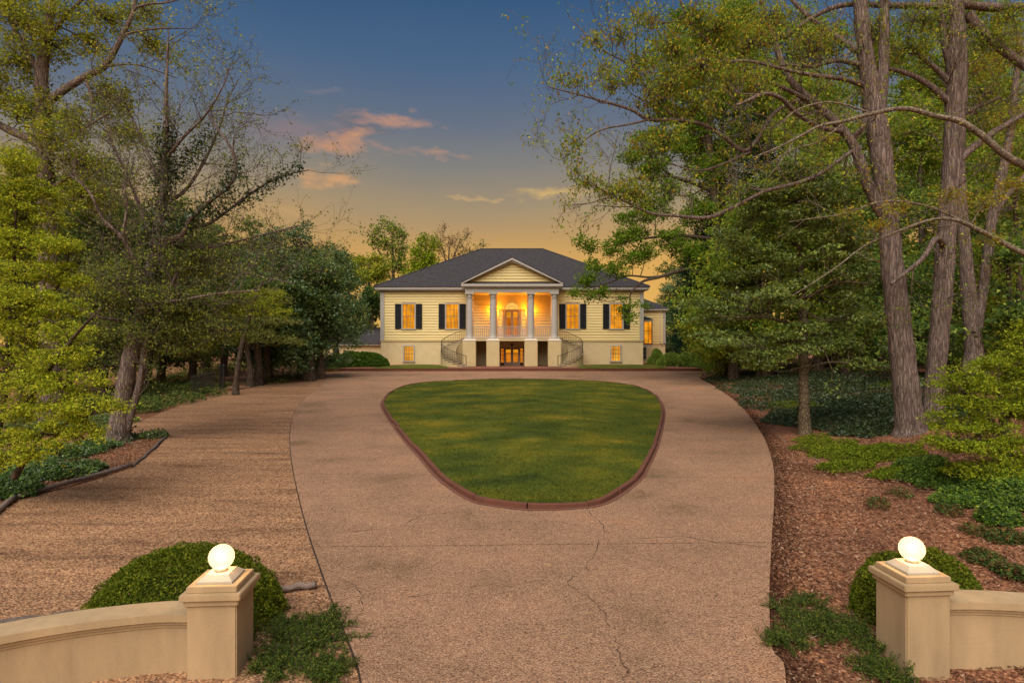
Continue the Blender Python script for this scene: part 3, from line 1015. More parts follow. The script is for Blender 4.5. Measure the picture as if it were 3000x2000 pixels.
MT['railpaint'] = mat('rail_paint', (.30, .25, .22), .5)
def build_portico():
    YF = 57.0
    # porch slab and the recess beneath it
    hbox('porch_floor', -4.35, 4.35, YF - .15, 60.0, 3.45, 3.80, 'pierstucco')
    hbox('porch_nosing', -4.4, 4.4, YF - .2, YF - .15, 3.72, 3.80, 'white')
    for sx in (-1, 1):
        a, b = sorted((sx * 4.2, sx * 4.0))
        hbox('undercroft_wall', a, b, 57.95, 60.0, HG, 3.45, 'stucco')
        a, b = sorted((sx * 1.3, sx * 1.5))
        hbox('undercroft_wall', a, b, 57.95, 60.0, HG, 3.45, 'stucco')
        a, b = sorted((sx * 1.3, sx * 4.2))
        hbox('undercroft_back_wall', a, b, 59.8, 60.0, HG, 3.45, 'stucco')
    # upper back wall
    holes = [(-.68, .68, 3.80, 7.18), (-1.32, -.98, 4.7, 6.3), (.98, 1.32, 4.7, 6.3)]
    wall_with_holes('porch_wall', -4.2, 4.2, 60.0, 60.3, 3.45, ZE, [(-.66, .66, 3.80, 6.48), (-1.32, -.98, 4.7, 6.3), (.98, 1.32, 4.7, 6.3)], 'siding')
    for a, b in ((-4.2, -1.95), (1.95, 4.2)): clap(H, a, b, 60.0, 3.82, 7.95)
    for x in (-4.0, -1.72, 1.72, 4.0):
        p = hbox('pilaster', x - .2, x + .2, 59.84, 60.0, 3.80, 7.93, 'white')
        hbox('pilaster_capital', x - .25, x + .25, 59.8, 60.0, 7.78, 7.93, 'white')
    hbox('porch_ceiling', -4.3, 4.3, YF + .3, 60.0, 7.95, 8.0, 'siding')
    # piers and columns
    for x in (-3.92, -1.75, 1.75, 3.92):
        hbox('pier', x - .6, x + .6, YF - .62, YF + .56, HG, 3.46, 'pierstucco', None, .03)
        n = 4
        o = part_empty('plinth', (x, YF, 3.46))
        v = []
        for s, z in ((.64, 0), (.64, .06), (.44, .17), (.44, .2)):
            v += [(-s, -s, z), (s, -s, z), (s, s, z), (-s, s, z)]
        f = [(3, 2, 1, 0)] + [(j * 4 + i, j * 4 + (i + 1) % 4, j * 4 + 4 + (i + 1) % 4, j * 4 + 4 + i) for j in range(3) for i in range(4)] + [(12, 13, 14, 15)]
        link('plinth_block', pymesh('plinth', v, f), MT['white'], o)
        c = part_empty('column', (x, YF, 3.66))
        sh = [(.40, 0), (.40, .09), (.375, .12), (.375, .16), (.345, .2)]
        for k in range(12):
            t = k / 11
            sh.append((.338 - .05 * t ** 1.7, .22 + 3.62 * t))
        sh += [(.315, 3.86), (.315, 3.9), (.29, 3.92), (.29, 4.0), (.35, 4.07), (.37, 4.1)]
        lathe('shaft', sh, MT['trim'], c, n=32)
        hbox('capital', x - .4, x + .4, YF - .4, YF + .4, 3.66 + 4.1, 7.93, 'trim', c)
    # entablature
    hbox('architrave', -4.33, 4.33, YF - .33, YF + .33, 7.932, 8.36, 'trim')
    for sx in (-1, 1):
        a, b = sorted((sx * 3.8, sx * 4.33))
        hbox('architrave', a, b, YF + .33, 60.0, 7.932, 8.36, 'trim')
    hbox('cornice', -4.52, 4.52, YF - .55, 59.40, 8.36, 8.47, 'trim')
    hbox('cornice', -4.66, 4.66, YF - .68, 59.41, 8.47, 8.70, 'trim')
    v = [(-4.68, YF - .7, 8.703), (4.68, YF - .7, 8.703), (4.68, YF - .05, 8.703), (-4.68, YF - .05, 8.703), (-4.68, YF - .05, 8.9), (4.68, YF - .05, 8.9)]
    rel(link('cornice_flashing', pymesh('cf', v, [(0, 1, 5, 4), (0, 4, 3), (1, 2, 5), (2, 3, 4, 5), (0, 3, 2, 1)]), MT['roof']))
    # pediment
    ap, sl = 11.02, 2.32 / 4.68
    g = part_empty('pediment', (0, YF, 8.7))
    tri = prism('tympanum', [(-4.3, 8.86), (4.3, 8.86), (0, 8.86 + 4.3 * sl)], YF - .05, YF + .15, MT['siding'])
    tri.parent = g
    tri.location = -Vector(g['wpos'])
    clap(g, 0, 0, YF - .05, 8.9, 10.75, slope=lambda z: max(0, (ap - .22 - z) / sl - .1))
    for sx in (-1, 1):
        for nm, lo, hi, y0 in (('raking_cornice', -.30, -.14, YF - .5), ('raking_fascia', -.14, .06, YF - .68)):
            poly = [(sx * 4.72, 8.70 + lo + .04), (sx * 4.72, 8.70 + hi + .04), (0, ap + hi), (0, ap + lo)]
            if nm == 'raking_cornice': poly = [(sx * 4.15, 8.903), (sx * 4.6, 8.903), (0, ap + hi + .0), (0, ap + lo)]
            else: poly = [(sx * 4.55, 8.703), (sx * 4.78, 8.703), (0, ap + hi), (0, ap + lo + .002)]
            o = prism(nm, poly, y0, YF - .052, MT['trim'])
            o.parent = g
            o.location = -Vector(g['wpos'])
    # portico roof, dying into the hip
    z0, z1 = 8.705, ap + .07
    v = [(-4.82, YF - .70, z0), (0, YF - .70, z1), (4.82, YF - .70, z0), (-4.82, 59.5, z0), (4.82, 59.5, z0), (0, 63.6, z1),
         (-4.82, YF - .70, z0 + .06), (0, YF - .70, z1 + .06), (4.82, YF - .70, z0 + .06), (-4.82, 59.5, z0 + .06), (4.82, 59.5, z0 + .06), (0, 63.6, z1 + .06)]
    f = [(0, 3, 5, 1), (1, 5, 4, 2), (6, 7, 11, 9), (7, 8, 10, 11), (0, 1, 7, 6), (1, 2, 8, 7), (0, 6, 9, 3), (2, 4, 10, 8)]
    rel(link('portico_roof', pymesh('portico_roof', v, f), MT['roof']))
    # porch railings
    bal = boxme(-.022, .022, -.022, .022, 0, .76)
    for a, b in ((-3.56, -2.1), (-1.38, 1.38), (2.1, 3.56)):
        r = part_empty('railing', ((a + b) / 2, YF, 3.8))
        hbox('top_rail', a, b, YF - .05, YF + .05, 4.74, 4.81, 'railpaint', r)
        hbox('bottom_rail', a, b, YF - .04, YF + .04, 3.90, 3.96, 'railpaint', r)
        n = int((b - a) / .17)
        for i in range(n):
            x = a + (b - a) * (i + .5) / n
            link('baluster', bal, MT['railpaint'], r, (x - (a + b) / 2, 0, .17))
    # upper entrance
    e = part_empty('front_door', (0, 60, 3.8))
    for a, b in ((-.8, -.66), (.66, .8)): hbox('jamb', a, b, 59.88, 60.2, 3.8, 6.5, 'doorpaint', e)
    hbox('lintel', -1.5, 1.5, 59.87, 60.0, 6.42, 6.53, 'doorpaint', e)
    for sx in (-1, 1):
        x0, x1 = sorted((sx * .02, sx * .655))
        hbox('stile', x0, x0 + .11, 59.95, 60.03, 3.82, 6.42, 'doorpaint', e)
        hbox('stile', x1 - .11, x1, 59.95, 60.03, 3.82, 6.42, 'doorpaint', e)
        for a, b in ((3.82, 4.05), (5.68, 5.76), (6.27, 6.42)): hbox('rail', x0 + .11, x1 - .11, 59.95, 60.03, a, b, 'doorpaint', e)
        hbox('door_glass', x0 + .11, x1 - .11, 60.0, 60.01, 4.05, 5.68, 'doorglow', e)
        hbox('door_glass', x0 + .11, x1 - .11, 60.0, 60.01, 5.76, 6.27, 'curtain', e)
    for sx in (-1, 1):
        c = sx * 1.15
        hbox('sidelight_frame', c - .23, c - .15, 59.9, 60.0, 3.8, 6.42, 'white', e)
        hbox('sidelight_frame', c + .15, c + .23, 59.9, 60.0, 3.8, 6.42, 'white', e)
        hbox('sidelight_panel', c - .15, c + .15, 59.92, 60.0, 3.82, 4.72, 'white', e)
        hbox('sidelight_glass', c - .15, c + .15, 60.04, 60.05, 4.7, 6.3, 'fanglow', e)
        for k in range(1, 4): hbox('glazing_bar', c - .15, c + .15, 59.96, 60.0, 4.7 + .4 * k - .018, 4.7 + .4 * k + .018, 'muntin', e)
    # fanlight
    fl = part_empty('fanlight', (0, 60, 6.53))
    n = 20
    an = [math.pi * i / n for i in range(n + 1)]
    r = .64
    v = [(0, -.02, 0)] + [(r * math.cos(a), -.02, r * math.sin(a)) for a in an]
    link('fan_glass', pymesh('fan', v, [(0, i + 2, i + 1) for i in range(n)]), MT['fanglow'], fl)
    def arch(nm, ri, ro, y0, y1, m):
        v = []
        for rr_, yy in ((ri, y0), (ro, y0), (ro, y1), (ri, y1)): v += [(rr_ * math.cos(a), yy, rr_ * math.sin(a)) for a in an]
        k = n + 1
        f = [(s * k + i, s * k + i + 1, ((s + 1) % 4) * k + i + 1, ((s + 1) % 4) * k + i) for s in range(4) for i in range(n)]
        link(nm, pymesh(nm, v, f), MT[m], fl)
    arch('arch_trim', .64, .86, -.12, 0, 'white')
    arch('arch_bead', .86, .92, -.09, 0, 'white')
    arch('arch_bar', .30, .325, -.045, -.022, 'muntin')
    tb = Tubes()
    for k in range(1, 6):
        a = math.pi * k / 6
        tb = Tubes()
        tb.add([(.30 * math.cos(a), -.03, .30 * math.sin(a)), (.64 * math.cos(a), -.03, .64 * math.sin(a))], [.014, .014], 4)
        link('glazing_bar', tb.mesh('bar'), MT['muntin'], fl)
    hbox('keystone', -.1, .1, 59.84, 60.0, 7.36, 7.72, 'white', None)
    # lantern sconces on the pilasters behind the middle columns
    for sx in (-1, 1):
        s = part_empty('sconce', (sx * 1.72, 59.78, 6.35))
        hbox('back_plate', sx * 1.72 - .06, sx * 1.72 + .06, 59.83, 59.86, 6.3, 6.7, 'iron', s)
        hbox('lantern_glass', sx * 1.72 - .07, sx * 1.72 + .07, 59.66, 59.80, 6.36, 6.62, 'lampglass', s)
        hbox('lantern_cap', sx * 1.72 - .1, sx * 1.72 + .1, 59.63, 59.83, 6.62, 6.68, 'iron', s)
        hbox('lantern_base', sx * 1.72 - .09, sx * 1.72 + .09, 59.64, 59.82, 6.32, 6.36, 'iron', s)
        ld = bpy.data.lights.new('sconce_light', 'POINT')
        ld.energy = 250
        ld.color = (1.0, .37, .022)
        ld.shadow_soft_size = .16
        lo = bpy.data.objects.new('sconce_light', ld)
        COL.objects.link(lo)
        lo.parent = s
        lo.location = Vector((sx * 1.72, 59.55, 6.5)) - Vector(s['wpos'])
    # lower entrance in the undercroft
    e = part_empty('garden_door', (0, 59.8, HG))
    yb = 59.6
    hbox('wall_panel', -1.3, 1.3, yb, 60.0, 2.82, 3.45, 'stucco', e)
    hbox('lintel', -1.12, 1.12, yb - .06, yb + .2, 2.72, 2.82, 'doorpaint', e)
    for a, b in ((-1.3, -1.06), (-.8, -.68), (.68, .8), (1.06, 1.3)): hbox('jamb', a, b, yb - .05, yb + .2, HG, 2.82 if abs(a) > 1 else 2.72, 'doorpaint', e)
    for sx in (-1, 1):
        x0, x1 = sorted((sx * .02, sx * .68))
        hbox('stile', x0, x0 + .1, yb + .01, yb + .08, HG, 2.72, 'doorpaint', e)
        hbox('stile', x1 - .1, x1, yb + .01, yb + .08, HG, 2.72, 'doorpaint', e)
        for a, b in ((HG, HG + .3), (2.2, 2.28), (2.62, 2.72)): hbox('rail', x0 + .1, x1 - .1, yb + .01, yb + .08, a, b, 'doorpaint', e)
        hbox('door_glass', x0 + .1, x1 - .1, yb + .05, yb + .06, HG + .3, 2.2, 'doorglow', e)
        hbox('door_glass', x0 + .1, x1 - .1, yb + .05, yb + .06, 2.28, 2.62, 'curtain', e)
        a, b = sorted((sx * .8, sx * 1.06))
        hbox('sidelight_glass', a, b, yb + .05, yb + .06, HG + .25, 2.72, 'doorglow', e)
        for k in range(1, 4): hbox('glazing_bar', a, b, yb, yb + .04, HG + .25 + .37 * k - .02, HG + .25 + .37 * k + .02, 'doorpaint', e)
    pl = part_empty('pendant_lantern', (0, 58.2, 2.95))
    tb = Tubes()
    tb.add([(0, 0, .24), (0, 0, .5)], [.012, .012], 6)
    link('chain', tb.mesh('chain'), MT['iron'], pl)
    lathe('lantern_body', [(.06, 0), (.13, .04), (.15, .2), (.05, .25)], MT['iron'], pl, n=8, smooth=False)
build_portico()

MT['treadtop'] = mat('pale_tread', (.42, .35, .24), .8, .1)
def build_stairs():
    NS = 16
    rise = (3.80 - HG) / NS
    yc, ro, ri = 57.45, 2.36, .95
    for sx in (-1, 1):
        cx = sx * 4.30
        st = part_empty('curved_staircase', (cx, yc, HG))
        def pt(a, r):
            return (-math.sin(a) * -sx * -1 * r * 1.0, r * math.cos(a))
        # angle 0 = towards the house, pi = towards the drive, bulging away from the portico
        def xy(a, r):
            return (sx * math.sin(a) * r, math.cos(a) * r)
        A0, A1 = math.radians(4), math.radians(188)
        for k in range(NS):
            a, b = A0 + (A1 - A0) * k / NS, A0 + (A1 - A0) * (k + 1) / NS
            h = (3.80 - HG) - rise * (k + 1) + rise * .0
            if h <= 0.01: h = 0.05
            m = 4
            angs = [a + (b - a) * i / m for i in range(m + 1)]
            v = []
            for z in (-.1, h):
                v += [(*xy(t, ri), z) for t in angs] + [(*xy(t, ro), z) for t in angs]
            K = m + 1
            f = []
            for i in range(m):
                f += [(i, i + 1, K + i + 1, K + i), (2 * K + i, 3 * K + i, 3 * K + i + 1, 2 * K + i + 1), (K + i, K + i + 1, 3 * K + i + 1, 3 * K + i), (i + 1, i, 2 * K + i, 2 * K + i + 1)]
            f += [(0, K, 3 * K, 2 * K), (m, 2 * K + m, 3 * K + m, K + m)]
            link('step', pymesh('step', v, f), MT['pierstucco'], st)
            angs = [a - .005 + (b - a + .03) * i / m for i in range(m + 1)]
            v = []
            for z in (h + .001, h + .042):
                v += [(*xy(t, ri - .02), z) for t in angs] + [(*xy(t, ro + .06), z) for t in angs]
            f = []
            for i in range(m):
                f += [(i, i + 1, K + i + 1, K + i), (2 * K + i, 3 * K + i, 3 * K + i + 1, 2 * K + i + 1), (K + i, K + i + 1, 3 * K + i + 1, 3 * K + i), (i + 1, i, 2 * K + i, 2 * K + i + 1)]
            f += [(0, K, 3 * K, 2 * K), (m, 2 * K + m, 3 * K + m, K + m)]
            link('tread', pymesh('tread', v, f), MT['treadtop'], st)
            v2 = [(x * .985, y * .985, z - .045 if z > h + .02 else z - .035) for x, y, z in v]
            v2 = [(x, y, (h - .02) if i < 2 * K else h) for i, (x, y, z) in enumerate(v)]
            link('tread_shadow_band', pymesh('tread_shadow_band', v2, f), MT['tread'], st)  # thin dark band painted in for the shaded recess under the tread
        zz = lambda a: (3.80 - HG) - rise - (3.80 - HG - rise) * (a - A0) / (A1 - A0)
        for nm, r0, rad in (('handrail', ro - .05, .026),):
            path = [(*xy(t, r0), zz(t) + .95) for t in np.linspace(A0 - .12, A1 - .05, 48)]
            tb = Tubes()
            tb.add(path, [rad] * len(path), 6)
            link(nm, tb.mesh(nm), MT['iron'], st)
            path = [(*xy(t, r0), zz(t) + .14) for t in np.linspace(A0, A1 - .06, 48)]
            tb = Tubes()
            tb.add(path, [.009] * len(path), 5)
            link('bottom_rail', tb.mesh('bottom_rail'), MT['iron'], st)
        tb = Tubes()
        tb.add([(0, 0, 0), (0, 0, .93)], [.0145, .0145], 5)
        bme = tb.mesh('baluster')
        nb = 36
        for i in range(nb):
            t = A0 + (A1 - .07 - A0) * i / (nb - 1)
            x, y = xy(t, ro - .05)
            link('baluster', bme, MT['iron'], st, (x, y, zz(t) + .02))
        tb = Tubes()
        tb.add([(0, 0, 0), (0, 0, 1.05)], [.03, .03], 6)
        x, y = xy(A1 - .06, ro - .05)
        link('newel_post', tb.mesh('newel'), MT['iron'], st, (x, y, 0))
build_stairs()

def build_wing():
    # set-back wing with its own hip roof
    y0 = 66.0
    hbox('wing_basement_wall', 12.81, 16.45, y0, 74, HG - .2, 3.08, 'stucco')
    w = hbox('wing_wall', 12.81, 16.45, y0 + .02, 74, 3.08, 6.72, 'siding')
    clap(H, 12.85, 16.2, y0 + .02, 3.1, 6.7)
    hbox('corner_board', 16.2, 16.49, y0 - .05, y0 + .02, 3.08, 6.72, 'trim')
    hbox('wing_fascia', 12.85, 16.75, y0 - .3, 74.3, 6.72, 6.93, 'trim')
    v = [(10.5, y0 - .36, 6.934), (16.82, y0 - .36, 6.934), (16.82, 74.4, 6.934), (10.5, 74.4, 6.934), (12.9, 70, 8.9), (13.4, 70, 8.9)]
    v[0] = (12.9, y0 - .36, 6.934); v[3] = (12.9, 74.4, 6.934)
    rel(link('wing_roof', pymesh('wing_roof', v, [(0, 1, 5, 4), (1, 2, 5), (2, 3, 4, 5), (3, 0, 4), (0, 3, 2, 1)]), MT['roof']))
    tb = Tubes()
    tb.add([(0, 0, 0), (0, 0, 3.6)], [.045, .045], 8)
    o = rel(link('downspout', tb.mesh('downspout'), MT['white'], None, (15.9, y0 - .06, 3.1)))
    # basement window of the wing, unlit
    bw = part_empty('wing_window', (14.1, y0, 1.6))
    for a, b in ((13.8, 13.88), (14.38, 14.46)): hbox('frame', a, b, y0 - .05, y0, 1.55, 2.75, 'trim', bw)
    hbox('head', 13.8, 14.46, y0 - .06, y0, 2.75, 2.85, 'trim', bw)
    hbox('sill', 13.76, 14.5, y0 - .08, y0, 1.46, 1.55, 'trim', bw)
    hbox('pane', 13.88, 14.38, y0 - .02, y0 - .005, 1.55, 2.75, 'copper', bw)
    for k in (1, 2): hbox('glazing_bar', 13.88, 14.38, y0 - .045, y0 - .021, 1.55 + .4 * k - .015, 1.55 + .4 * k + .015, 'trim', bw)
    # bay window with a swept dark roof on the side wall
    b = part_empty('bay_window', (13.5, 63.6, 3.0))
    x0, x1, ya, yb, za, zb = 12.81, 14.32, 62.6, 65.2, 3.05, 5.42
    hbox('bay_floor', x0, x1, ya, yb, za - .16, za, 'trim', b)
    hbox('bay_corner_post', x1 - .1, x1, ya, ya + .1, za, zb, 'brick', b)
    hbox('bay_corner_post', x0 + .56, x0 + .68, ya, ya + .1, za, zb, 'brick', b)
    hbox('bay_panel', x0, x0 + .56, ya, ya + .08, za, zb, 'trim', b)
    hbox('bay_corner_post', x1 - .1, x1, yb - .1, yb, za, zb, 'brick', b)
    hbox('bay_head', x0, x1 + .03, ya - .04, yb + .04, zb, zb + .22, 'trim', b)
    hbox('bay_sill_panel', x0 + .68, x1 - .1, ya, ya + .08, za, za + .16, 'brick', b)
    hbox('bay_glow', x0 + .68, x1 - .1, ya + .12, ya + .13, za + .16, zb, 'curtain', b)
    hbox('bay_glow', x1 - .1, x1 - .08, ya + .12, yb - .1, za, zb, 'curtain', b)
    hbox('pane', x0 + .68, x1 - .1, ya + .05, ya + .056, za + .16, zb, 'glass', b)
    hbox('glazing_bar', x0 + 1.05, x0 + 1.09, ya + .02, ya + .05, za + .16, zb, 'brick', b)
    hbox('glazing_bar', x0 + .68, x1 - .1, ya + .022, ya + .048, 4.45, 4.49, 'brick', b)
    prof = []
    rows = [(1.0, 0), (.80, .12), (.55, .30), (.3, .52), (.12, .68), (0, .72)]
    v, f = [], []
    for s, z in rows:
        xe = x0 + (x1 + .12 - x0) * s
        ym = (ya + yb) / 2
        hd = (yb - ya) / 2 * (.25 + .75 * s) + .1 * s
        v += [(x0, ym - hd, zb + .222 + z), (xe, ym - hd, zb + .222 + z), (xe, ym + hd, zb + .222 + z), (x0, ym + hd, zb + .222 + z)]
    for j in range(len(rows) - 1): f += [(j * 4 + i, j * 4 + (i + 1) % 4, j * 4 + 4 + (i + 1) % 4, j * 4 + 4 + i) for i in range(4)]
    f.append((3, 2, 1, 0))
    o = link('bay_roof', pymesh('bay_roof', v, f), MT['copper'], b)
    o.location = -Vector(b['wpos'])
build_wing()

def build_outbuilding():
    o = empty('outbuilding', (-18, 71, HG))
    tag(o, 'low grey roofed outbuilding behind the hedge beside the house', 'outbuilding')
    L = Vector(o.location)
    def bx(nm, x0, x1, y0, y1, z0, z1, m):
        q = box(nm, x0, x1, y0, y1, z0, z1, MT[m], o)
        q.location = q.location - L
    bx('wall', -26, -13.4, 71, 78, HG - .3, 2.95, 'stucco')
    bx('fascia', -26.4, -13.2, 70.6, 78.4, 2.95, 3.12, 'trim')
    v = [(-26.5, 70.5, 3.123), (-13.1, 70.5, 3.123), (-13.1, 78.5, 3.123), (-26.5, 78.5, 3.123), (-26.5, 74.5, 5.05), (-13.1, 74.5, 5.05)]
    q = link('roof', pymesh('roof', v, [(0, 1, 5, 4), (2, 3, 4, 5), (1, 2, 5), (3, 0, 4), (0, 3, 2, 1)]), MT['roof'], o)
    q.location = -L
build_outbuilding()

# ------------------------------------------------------------------ gate posts and curved garden walls
MT['plinth'] = mat('cream_plinth', (.46, .40, .31), .7, .08, 5)
def gate_post(cx, cy, rz, label):
    z0 = float(ground_z(cx, cy)) - .25
    g = empty('gate_post', (cx, cy, z0), rz)
    tag(g, label, 'gate post', 'gate posts either side of the drive')
    def b(nm, hw, a, c, m, bev=.008):
        link(nm, boxme(-hw, hw, -hw, hw, a - z0, c - z0, bev), MT[m], g)
    b('shaft', .245, z0, .755, 'wallstucco', .012)
    b('neck_moulding', .270, .735, .795, 'wallstucco')
    b('cap_slab', .300, .795, .862, 'wallstucco')
    b('cap_step', .250, .862, .925, 'wallstucco')
    v = []
    for s, z in ((.175, .925), (.175, .945), (.125, .99), (.115, 1.0)): v += [(-s, -s, z - z0), (s, -s, z - z0), (s, s, z - z0), (-s, s, z - z0)]
    f = [(3, 2, 1, 0)] + [(j * 4 + i, j * 4 + (i + 1) % 4, j * 4 + 4 + (i + 1) % 4, j * 4 + 4 + i) for j in range(3) for i in range(4)] + [(12, 13, 14, 15)]
    link('lamp_plinth', pymesh('plinth', v, f), MT['plinth'], g)
    lathe('lamp_neck', [(.065, .998 - z0), (.06, 1.03 - z0)], MT['plinth'], g, n=20)
    R = .128
    prof = [(max(.002, R * math.sin(math.pi * i / 24)), 1.015 + R - R * math.cos(math.pi * i / 24) - z0) for i in range(25)]
    lathe('globe_lamp', prof, MT['globe'], g, n=40)
    ld = bpy.data.lights.new('globe_light', 'POINT')
    ld.energy = 28
    ld.color = (1.0, .58, .24)
    ld.shadow_soft_size = .05
    lo = bpy.data.objects.new('globe_light', ld)
    COL.objects.link(lo)
    lo.parent = g
    lo.location = (0, 0, 1.015 + R - z0)
    return g
def P2(px, py, z):
    d = (HC - z) / ((py - 1000) / F)
    return ((px - 1500) / F * d, d)
PL = (-3.05, 6.45)
PR = (4.36, 6.70)
gate_post(*PL, math.radians(3.5), 'stucco gate post with globe lamp, beside the long mounded shrub')
gate_post(*PR, math.radians(4), 'stucco gate post with globe lamp, beside the small round shrub')
def garden_wall(pts, label):
    """curved wall swept along pts: body, two fillets and a coping"""
    q = smooth_path(pts, 10)
    t = np.gradient(q, axis=0)
    t /= np.linalg.norm(t, axis=1)[:, None]
    nr = np.stack([-t[:, 1], t[:, 0]], 1)
    org = (float(q[0, 0]), float(q[0, 1]), 0.0)
    g = empty('garden_wall', org)
    tag(g, label, 'wall', 'curved walls beside the gate posts')
    zt = .62
    def sweep(nm, hw, z0, z1):
        v = np.vstack([np.column_stack([q + nr * s * hw, np.full(len(q), z)]) for s, z in ((-1, z0), (-1, z1), (1, z1), (1, z0))]) - np.array(org)
        n = len(q)
        f = [(k * n + i, k * n + i + 1, ((k + 1) % 4) * n + i + 1, ((k + 1) % 4) * n + i) for k in range(4) for i in range(n - 1)]
        f += [(0, n, 2 * n, 3 * n), (4 * n - 1, 3 * n - 1, 2 * n - 1, n - 1)]
        me = pymesh(nm, v, f)
        link(nm, me, MT['wallstucco'], g)
    sweep('wall_body', .11, -.5, zt - .12)
    sweep('fillet', .125, zt - .15, zt - .115)
    sweep('moulding', .145, zt - .115, zt - .075)
    sweep('coping', .175, zt - .075, zt)
    return g
zt = .62
def mid(pa, pb):
    a, b = P2(*pa, zt), P2(*pb, zt)
    return ((a[0] + b[0]) / 2, (a[1] + b[1]) / 2)
wl = [(PL[0] - .2, PL[1] - .02), (-3.75, 6.40), (-4.5, 6.16), (-5.2, 5.75), (-5.9, 5.1), (-6.5, 4.2)]
garden_wall(wl, 'curved stucco garden wall running from the post by the long mounded shrub')
wr = [(PR[0] + .2, PR[1] + .02), (5.05, 6.72), (5.7, 6.62), (6.4, 6.35), (7.0, 5.9), (7.6, 5.2)]
garden_wall(wr, 'curved stucco garden wall running from the post by the small round shrub')

# ------------------------------------------------------------------ plants
UP = np.array((0, 0, 1.0))
def unit(v):
    return v / (np.linalg.norm(v) + 1e-9)
def leaves_mesh(name, pos, size, cols, origin, seed, up=0.5, droop=0.0, narrow=0.55, jitter=0.3, weights=None, tri=True):
    """one small folded diamond per leaf; cols = list of (r,g,b) mixed per leaf"""
    r = np.random.default_rng(seed)
    n = len(pos)
    size = np.broadcast_to(np.asarray(size, dtype=float), (n,)) * r.uniform(1 - jitter, 1 + jitter, n)
    nrm = r.normal(0, 1, (n, 3)) + np.array((0, 0, 1.0)) * up * 2
    nrm /= np.linalg.norm(nrm, axis=1)[:, None]
    ax = r.normal(0, 1, (n, 3)) + np.array((0, 0, -1.0)) * droop * 2
    ax -= nrm * np.sum(ax * nrm, axis=1)[:, None]
    ax /= np.linalg.norm(ax, axis=1)[:, None] + 1e-9
    sd = np.cross(nrm, ax)
    L = size[:, None]
    W = L * narrow * .5
    v0 = pos - ax * L * .5
    v1 = pos + sd * W + nrm * L * .06
    v2 = pos + ax * L * .5
    v3 = pos - sd * W + nrm * L * .06
    if tri:
        V = np.stack([v0 - sd * W, v0 + sd * W, v2], 1).reshape(-1, 3) - np.asarray(origin)
    else:
        V = np.stack([v0, v1, v2, v3], 1).reshape(-1, 3) - np.asarray(origin)
    cols = np.asarray(cols, dtype=float)
    k = r.choice(len(cols), n, p=weights)
    c = cols[k] * r.uniform(.72, 1.25, (n, 1))
    m = 3 if tri else 4
    C = np.column_stack([np.repeat(c, m, 0), np.ones(m * n)])
    return npmesh(name, V, np.arange(m * n).reshape(-1, m), col=C)
def grow(tb, tips, p, d, L, r, lvl, R, st):
    """recursive shoot: wavering axis, children along it, twig tips collected"""
    ns = 4 if lvl > 0 else 3
    pts, dirs = [p], [d]
    for i in range(ns):
        d = unit(d + R.normal(0, st.get('wob', .18), 3) + UP * st.get('trop', .06))
        p = p + d * L / ns
        pts.append(p)
        dirs.append(d)
    rad = np.linspace(r, max(r * .45, st.get('rmin', .003)), ns + 1)
    tb.add(pts, rad, 5 if r > .03 else (4 if r > .012 else 3))
    tips.append((pts[-1], d, lvl))
    if lvl <= 0:
        tips.append((pts[1], d, lvl))
        return
    nb = st.get('nb', 4)
    for k in range(nb):
        t = .25 + .75 * (k + R.random() * .8) / nb
        i = min(ns - 1, int(t * ns))
        q = pts[i] + (pts[i + 1] - pts[i]) * (t * ns - i)
        a = math.radians(R.uniform(*st.get('ang', (28, 60))))
        perp = unit(np.cross(dirs[i], R.normal(0, 1, 3)))
        cd = unit(dirs[i] * math.cos(a) + perp * math.sin(a))
        cd = unit(cd * np.array((1, 1, st.get('flat', 1.0))))
        grow(tb, tips, q, cd, L * R.uniform(.5, .78), max(r * .55 * (1 - t * .3), st.get('rmin', .003)), lvl - 1, R, st)
def sample_tube(pts, n):
    s = np.concatenate([[0], np.cumsum(np.linalg.norm(np.diff(pts[:, :3], axis=0), axis=1))])
    t = np.linspace(0, s[-1], n)
    return np.stack([np.interp(t, s, pts[:, i]) for i in range(pts.shape[1])], 1)
def pxpath(rows, d):
    """rows of (px, py, width_px[, depth shift]) -> smooth (x, y, z, radius)"""
    out = []
    for r in rows:
        dd = d + (r[3] if len(r) > 3 else 0)
        p = P(r[0], r[1], dd)
        out.append((p.x, p.y, p.z, r[2] * .5 * dd / F))
    return smooth_path(out, 5)
def flare(q):
    """root flare on the lowest part of a trunk"""
    h = q[:, 2] - q[0, 2]
    q[:, 3] *= 1 + .28 * np.exp(-h / .3)
    return q
def clump_points(blobs, d, R, rc, per, flat=.6, shell=.45, cover=2.0, leaf_area=.01):
    """blobs (px,py,rx,ry[,depth shift[,weight]]) -> twig ends and leaf points, clumped"""
    ends, pts = [], []
    for b in blobs:
        px, py, rx, ry = b[:4]
        dd = d + (b[4] if len(b) > 4 else 0)
        w = b[5] if len(b) > 5 else 1.0
        c = np.array(P(px, py, dd))
        ax, az = rx * dd / F, ry * dd / F
        ay = min(ax, 2.5 * az + .4)
        k = max(4, int(w * cover * math.pi * ax * az / leaf_area / per))
        u = R.normal(0, 1, (k, 3))
        u /= np.linalg.norm(u, axis=1)[:, None]
        rad = R.random(k) ** shell
        e = c + u * rad[:, None] * np.array((ax, ay, az))
        for q in e:
            ends.append((c, q))
            n = max(3, int(per * R.uniform(.5, 1.5)))
            pts.append(q + R.normal(0, 1, (n, 3)) * np.array((rc, rc, rc * flat)) * R.uniform(.6, 1.25) * .55)
    return ends, (np.concatenate(pts) if pts else np.zeros((0, 3)))
TRIS = [0]
